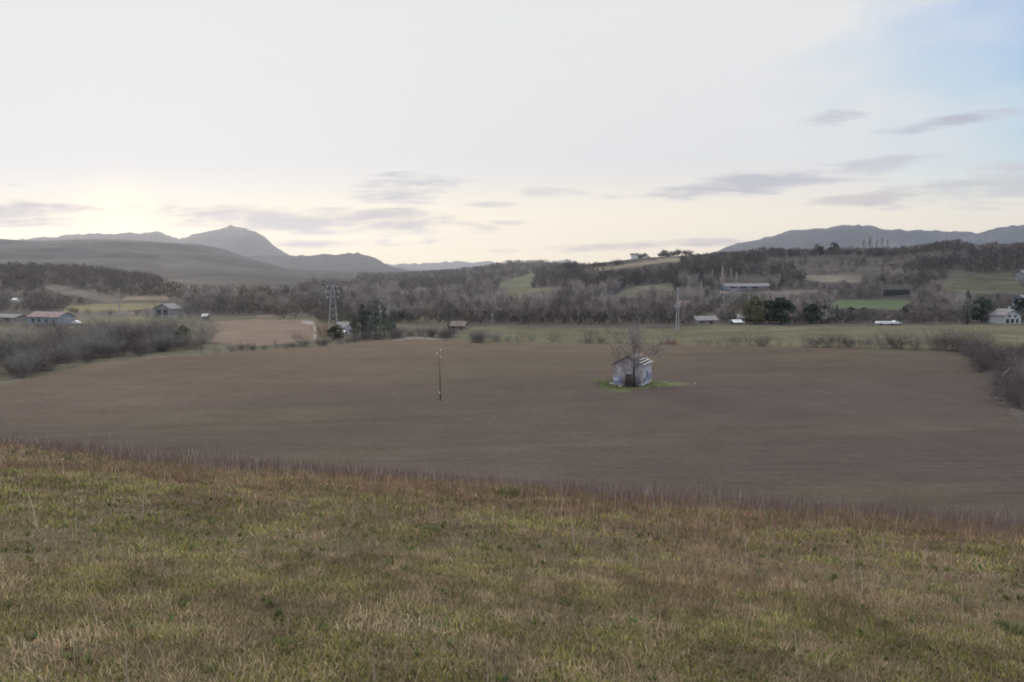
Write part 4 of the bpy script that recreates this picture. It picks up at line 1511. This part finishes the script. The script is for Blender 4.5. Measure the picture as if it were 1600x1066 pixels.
# ------------------------------------------------------------------ buildings
def house(name, px, d, label, w, dep, eave, ridge, rz, wallm, roofm, wins=(), door=None, cat='house', along='x', chimney=False, ov=.4, dz=-.15, winm='glass_dark'):
    """gabled house; w across the front, ridge along x (front shows the eave) or along y (front shows the gable)"""
    x, y = spot(px, d)
    h = empty(name, ground(x, y, dz), R(rz))
    tag(h, label, cat)
    hw, hd = w / 2, dep / 2
    m = MB()
    if along == 'x':
        m2_ = [(-hd, -.6), (hd, -.6), (hd, eave), (0, ridge), (-hd, eave)]
        n = len(m2_)
        vs = [(-hw, a, b) for a, b in m2_] + [(hw, a, b) for a, b in m2_]
        m.add(vs, [tuple(range(n - 1, -1, -1)), tuple(range(n, 2 * n))] + [(i, (i + 1) % n, (i + 1) % n + n, i + n) for i in range(n)])
    else:
        m.prism([(-hw, -.6), (hw, -.6), (hw, eave), (0, ridge), (-hw, eave)], -hd, hd)
    m.build('wall', wallm, h)
    r_ = MB()
    half = hd if along == 'x' else hw
    s = (ridge - eave) / half
    for sg in (-1, 1):
        p2 = [(0, ridge + .03), (sg * (half + ov), eave - s * ov + .03), (sg * (half + ov), eave - s * ov + .2), (0, ridge + .22)]
        if along == 'x':
            vs = [(-hw - ov, a, b) for a, b in p2] + [(hw + ov, a, b) for a, b in p2]
        else:
            vs = [(a, -hd - ov, b) for a, b in p2] + [(a, hd + ov, b) for a, b in p2]
        vs = [(v[0] + (0 if along == 'x' else sg * .002), v[1] + (sg * .002 if along == 'x' else 0), v[2]) for v in vs]
        r_.add(vs, [(0, 1, 2, 3), (7, 6, 5, 4), (0, 4, 5, 1), (1, 5, 6, 2), (2, 6, 7, 3), (3, 7, 4, 0)])
    rr_ = r_.build('roof', roofm, h)
    if chimney:
        MB().box((hw * .35, -.35, ridge - .5), (hw * .35 + .6, .35, ridge + 1.0)).box((hw * .35 - .06, -.41, ridge + 1.0), (hw * .35 + .66, .41, ridge + 1.12)).build('chimney', wallm, rr_)
    for (a, b, ww, hh) in wins:
        f_ = MB()
        f_.box((a - ww / 2, -hd - .03, b - .12), (a + ww / 2, -hd - .003, b)).build
        f_.build('window', 'plaster_white', h)
        MB().box((a - ww / 2 + .04, -hd - .05, b), (a + ww / 2 - .04, -hd - .004, b + hh)).build('pane', winm, f_ and h.children[-1])
    if door:
        a, ww, hh = door
        MB().box((a - ww / 2, -hd - .04, 0), (a + ww / 2, -hd - .004, hh)).build('door', 'timber', h)
    return h


# farm on the left
house('farm_building', 79, 296, 'long low farm building with a pinkish red roof and pale walls', 15.0, 7, 2.9, 4.5, -20, 'plaster_blue', 'tile_red', [(-5, .9, 1.6, 1.2), (-2, .9, 1.6, 1.2), (1.6, .9, 1.6, 1.2)], (5.4, 1.4, 2.0), 'farm building')
house('farm_shed', 16, 306, 'low farm shed with a pale strip of roof at the end of the long building', 12, 6, 2.0, 3.0, -20, 'stone', 'tile_pale', [], (2, 2.2, 1.8), 'shed')
house('house', 25, 465, 'tiny bright white house alone on the dark farm hill', 3.2, 3.0, 1.0, 1.7, -18, 'paint_white', 'roof_white', [(-1.2, .9, .8, .9)], None)
house('glazed_farmhouse', 262, 337, 'grey farmhouse with large dark glazing under a pale arched gable', 8.2, 7, 3.6, 5.6, -14, 'plaster_grey', 'tile_pale', [(-1.7, .9, 2.2, 2.4), (1.5, .9, 2.2, 2.4)], None, 'house', 'y')
house('terrace_wall', 262, 331, 'pale low garden terrace wall below the glazed farmhouse', 10.0, .8, .55, .75, -14, 'plaster_cream', 'tile_pale', [], None, 'wall', 'x', ov=.08)
house('garden_shed', 321, 322, 'tiny white roofed shed at the corner of the stubble field', 2.0, 2.0, 1.5, 2.2, -10, 'stone', 'roof_white', [(0, .5, .7, .7)], None, 'shed')
# by the pylon
house('cottage', 537, 246, 'white walled cottage half hidden beside the steel pylon', 3.4, 4.5, 2.6, 3.9, -14, 'plaster_white', 'tile_pale', [(-.6, 1.0, .7, .9), (.8, 1.0, .7, .9)], None)
house('lean_to', 533, 241, 'low white lean-to in front of the pylon cottage', 2.2, 2, 1.1, 1.6, -14, 'plaster_cream', 'roof_white', [], (0, .8, 1.0), 'shed')
house('house', 716, 268, 'low house with a faded reddish roof at the meadow corner', 5.0, 5, 1.5, 2.8, -4, 'stone', 'tile_brown', [(-1.3, .7, .9, .9)], (1.2, .9, 1.7))
# right side of the valley
house('stone_barn', 1101, 292, 'low stone barn with a pale roof at the back of the meadow', 8.0, 5, 1.7, 2.9, 12, 'stone', 'tile_pale', [(-2.2, .5, .9, .8)], (1.6, 1.5, 1.5), 'barn')
house('shed', 1157, 298, 'small pale shed tucked beside the big olive evergreen', 2.6, 2.6, 2.4, 3.3, 10, 'plaster_cream', 'tile_pale', [], (0, .9, 1.8), 'shed')
house('lean_to', 1151, 293, 'low sloping white roof over a dark opening near the pale shed', 3.2, 2.2, .9, 1.6, 14, 'dark_opening', 'roof_white', [], None, 'shed')
house('shed', 1237, 300, 'white gable end showing behind the big dark evergreen', 2.6, 3, 2.6, 3.6, 20, 'plaster_cream', 'tile_brown', [], None, 'shed')
house('cottage', 1066, 345, 'white cottage with a reddish wall behind the twin leg mast', 6.0, 5, 4.5, 6.6, 20, 'plaster_white', 'tile_red', [(-1.2, 2.4, .8, 1.0), (1.2, 2.4, .8, 1.0)], None)
house('white_house', 1572, 295, 'white gabled house with dark veranda and chimney at the end of the meadow', 8.2, 6, 3.4, 5.4, 18, 'plaster_white', 'tile_pale', [(-2.4, .5, 1.5, 1.5), (-.1, .5, 1.5, 1.5), (2.3, .5, 1.2, 1.5), (-1.6, 2.6, 1.0, .8), (1.2, 2.6, 1.0, .8)], None, 'house', 'y', True)
house('house', 1603, 380, 'pale two storey house above the white gabled one', 10, 7, 5.2, 7.6, 24, 'plaster_blue', 'tile_pale', [(-3, 3.4, 1.1, 1.2), (-1, 3.4, 1.1, 1.2), (-3, .9, 1.1, 1.2), (-1, .9, 1.1, 1.2)], None)
house('house', 1597, 520, 'pale house at the end of the olive hillside field', 8, 6, 4, 6.2, 24, 'plaster_grey', 'tile_pale', [(-2, 1.2, 1.2, 1.4), (.4, 1.2, 1.2, 1.4)], None)
house('greenhouse', 1163, 560, 'long low pale shed on the slope below the dark wood', 34, 6, 1.8, 3.6, 6, 'plaster_blue', 'tile_pale', [(-9, .3, 5, 1.1), (-2, .3, 5, 1.1), (6, .3, 5, 1.1)], None, 'shed')
house('house', 1129, 500, 'small white house under the long pale shed', 4.8, 4, 2.6, 4.0, 16, 'plaster_white', 'tile_brown', [(-1.2, .8, .9, 1.1), (1, .8, .9, 1.1)], None)
cx_, cy_ = crest(989, .985)
house('crest_house', 989, cy_, 'white house against the sky on the crest of the hill', 9, 6, 5.4, 7.6, 8, 'paint_white', 'tile_brown', [(-2.4, 1.4, 1.2, 1.3), (1.6, 1.4, 1.2, 1.3)], None)
house('house', 859, 1300, 'tiny pale roofed farm in the dark hollow of the far hill', 12, 7, 2.5, 4.5, -25, 'plaster_cream', 'tile_pale', [], None)
house('house', 626, 800, 'faint pale farmhouse in the far valley wood', 14, 6, 2.2, 3.6, 5, 'plaster_cream', 'tile_pale', [], None)
house('house', 655, 900, 'long faint farm shed in the far valley beside the pale field', 20, 6, 2.2, 3.6, 5, 'plaster_cream', 'tile_pale', [], None)
house('house', 218, 700, 'tiny pale farmhouse near the top of the farm hill', 12, 6, 2.5, 4, -10, 'plaster_cream', 'tile_pale', [], None)

# trimmed hedge on the terraces
hm = MB()
random.seed(3)
x, y = spot(1400, 480)
hd_v, hd_q = leaf_cloud(44, 100, lambda u: .5, .1)
n = 5200
bx = np.stack([rng.uniform(-8.0, 8.0, n), rng.uniform(-1.2, 1.2, n), rng.uniform(0, 3.6, n)], 1)
N = rng.normal(0, 1, (n, 3)); N /= np.linalg.norm(N, axis=1, keepdims=True)
T1 = np.cross(N, rng.normal(0, 1, (n, 3))); T1 /= np.linalg.norm(T1, axis=1, keepdims=True); T2 = np.cross(N, T1)
Q = np.stack([bx - T1 * .28, bx + T2 * .2, bx + T1 * .28, bx - T2 * .2], 1).reshape(-1, 3)
hg = link('hedge', np_mesh('hedge', Q, np.arange(len(Q)).reshape(-1, 4), None, ['hedge_dark']))
hg.location = ground(x, y, -.1); hg.rotation_euler = (0, 0, R(6))
tag(hg, 'trimmed dark box hedge on the terraces above the bright green field', 'hedge')


# ------------------------------------------------------------------ vehicles
def car(name, px, d, rz, label, L=4.2, Wd=1.75, van=False, cat='car'):
    x, y = spot(px, d)
    c = empty(name, ground(x, y), R(rz))
    tag(c, label, cat)
    if van:
        pf = [(-L / 2, .4), (L / 2, .4), (L / 2, .9), (L / 2 - .3, 1.2), (-L / 2 + .3, 1.25), (-L / 2, .95)]
    else:
        pf = [(-L / 2, .35), (L / 2, .35), (L / 2, .78), (L / 2 - 1.1, .92), (L / 2 - 1.7, 1.42), (-L / 2 + 1.0, 1.45), (-L / 2 + .25, .98), (-L / 2, .92)]
    MB().prism(pf, -Wd / 2, Wd / 2).build('body', 'paint_white', c)
    wz = (.98, 1.34)
    wx = (-L / 2 + 1.2, L / 2 - 1.7)
    for sy in (-1, 1):
        if not van: MB().box((wx[0], sy * Wd / 2 - .012, wz[0]), (wx[1], sy * Wd / 2 + .012, wz[1])).build('window', 'glass_dark', c)
        for sx in (-L * .31, L * .31):
            MB().tube([(sx, sy * (Wd / 2 - .2), .33), (sx, sy * (Wd / 2 + .03), .33)], .33, 14).build('wheel', 'rubber', c)
    return c


car('white_trailer', 1384, 291, 4, 'long low white trailer parked at the back of the meadow', 6.6, 2.0, True, 'trailer')
car('parked_car', 1401, 292, 8, 'small white car parked beyond the low white trailer', 3.4)
hitch = [o for o in bpy.data.objects if o.name == 'white_trailer'][0]
MB().tube([(3.3, 0, .5), (4.3, 0, .5)], .06, 6).build('drawbar', 'steel', hitch)
car('parked_car', 119, 292, -28, 'small white car at the end of the red roofed farm building', 4.0)

# pale fallen branches at the foot of the bramble bank
for px, py, a, L, lab in [(1562, 594, 60, 3.0, 'pale upright dead branch leaning in the brambles'), (1571, 603, 15, 2.2, 'pale dead branch lying at the foot of the brambles'), (1582, 611, 35, 2.6, 'crooked pale branch below the leaning one')]:
    x, y = flat([(px, py + 6)])[0]
    m = MB()
    ca, sa = math.cos(R(a)), math.sin(R(a))
    m.tube([(0, 0, 0), (ca * L * .5, .1, sa * L * .5 + .1), (ca * L, -.1, sa * L)], [.09, .07, .04], 6)
    m.tube([(ca * L * .5, .1, sa * L * .5 + .1), (ca * L * .5 + .5, .3, sa * L * .5 + .7)], [.05, .03], 5)
    o = m.build('dead_branch', 'stick_pale')
    o.location = ground(x, y, .1)
    tag(o, lab, 'branch')

# ------------------------------------------------------------------ the air
HAZE_D = 6.2e-5
zt = 620.0
zb = -2.0
hz = MB().box((-15000, -15000, zb), (15000, 15000, zt))
hm_ = bpy.data.materials.new('haze'); hm_.use_nodes = True
T = NT(hm_.node_tree); T.n.clear()
o_ = T.node('ShaderNodeOutputMaterial')
pv = T.node('ShaderNodeVolumePrincipled')
pv.inputs['Color'].default_value = (0.81, 0.865, 1.0, 1)
pv.inputs['Density'].default_value = HAZE_D
pv.inputs['Anisotropy'].default_value = 0.6
T.l.new(pv.outputs[0], o_.inputs['Volume'])
MATS['haze'] = hm_
tag(hz.build('haze', 'haze'), kind='stuff')
print('objects', len(bpy.data.objects))
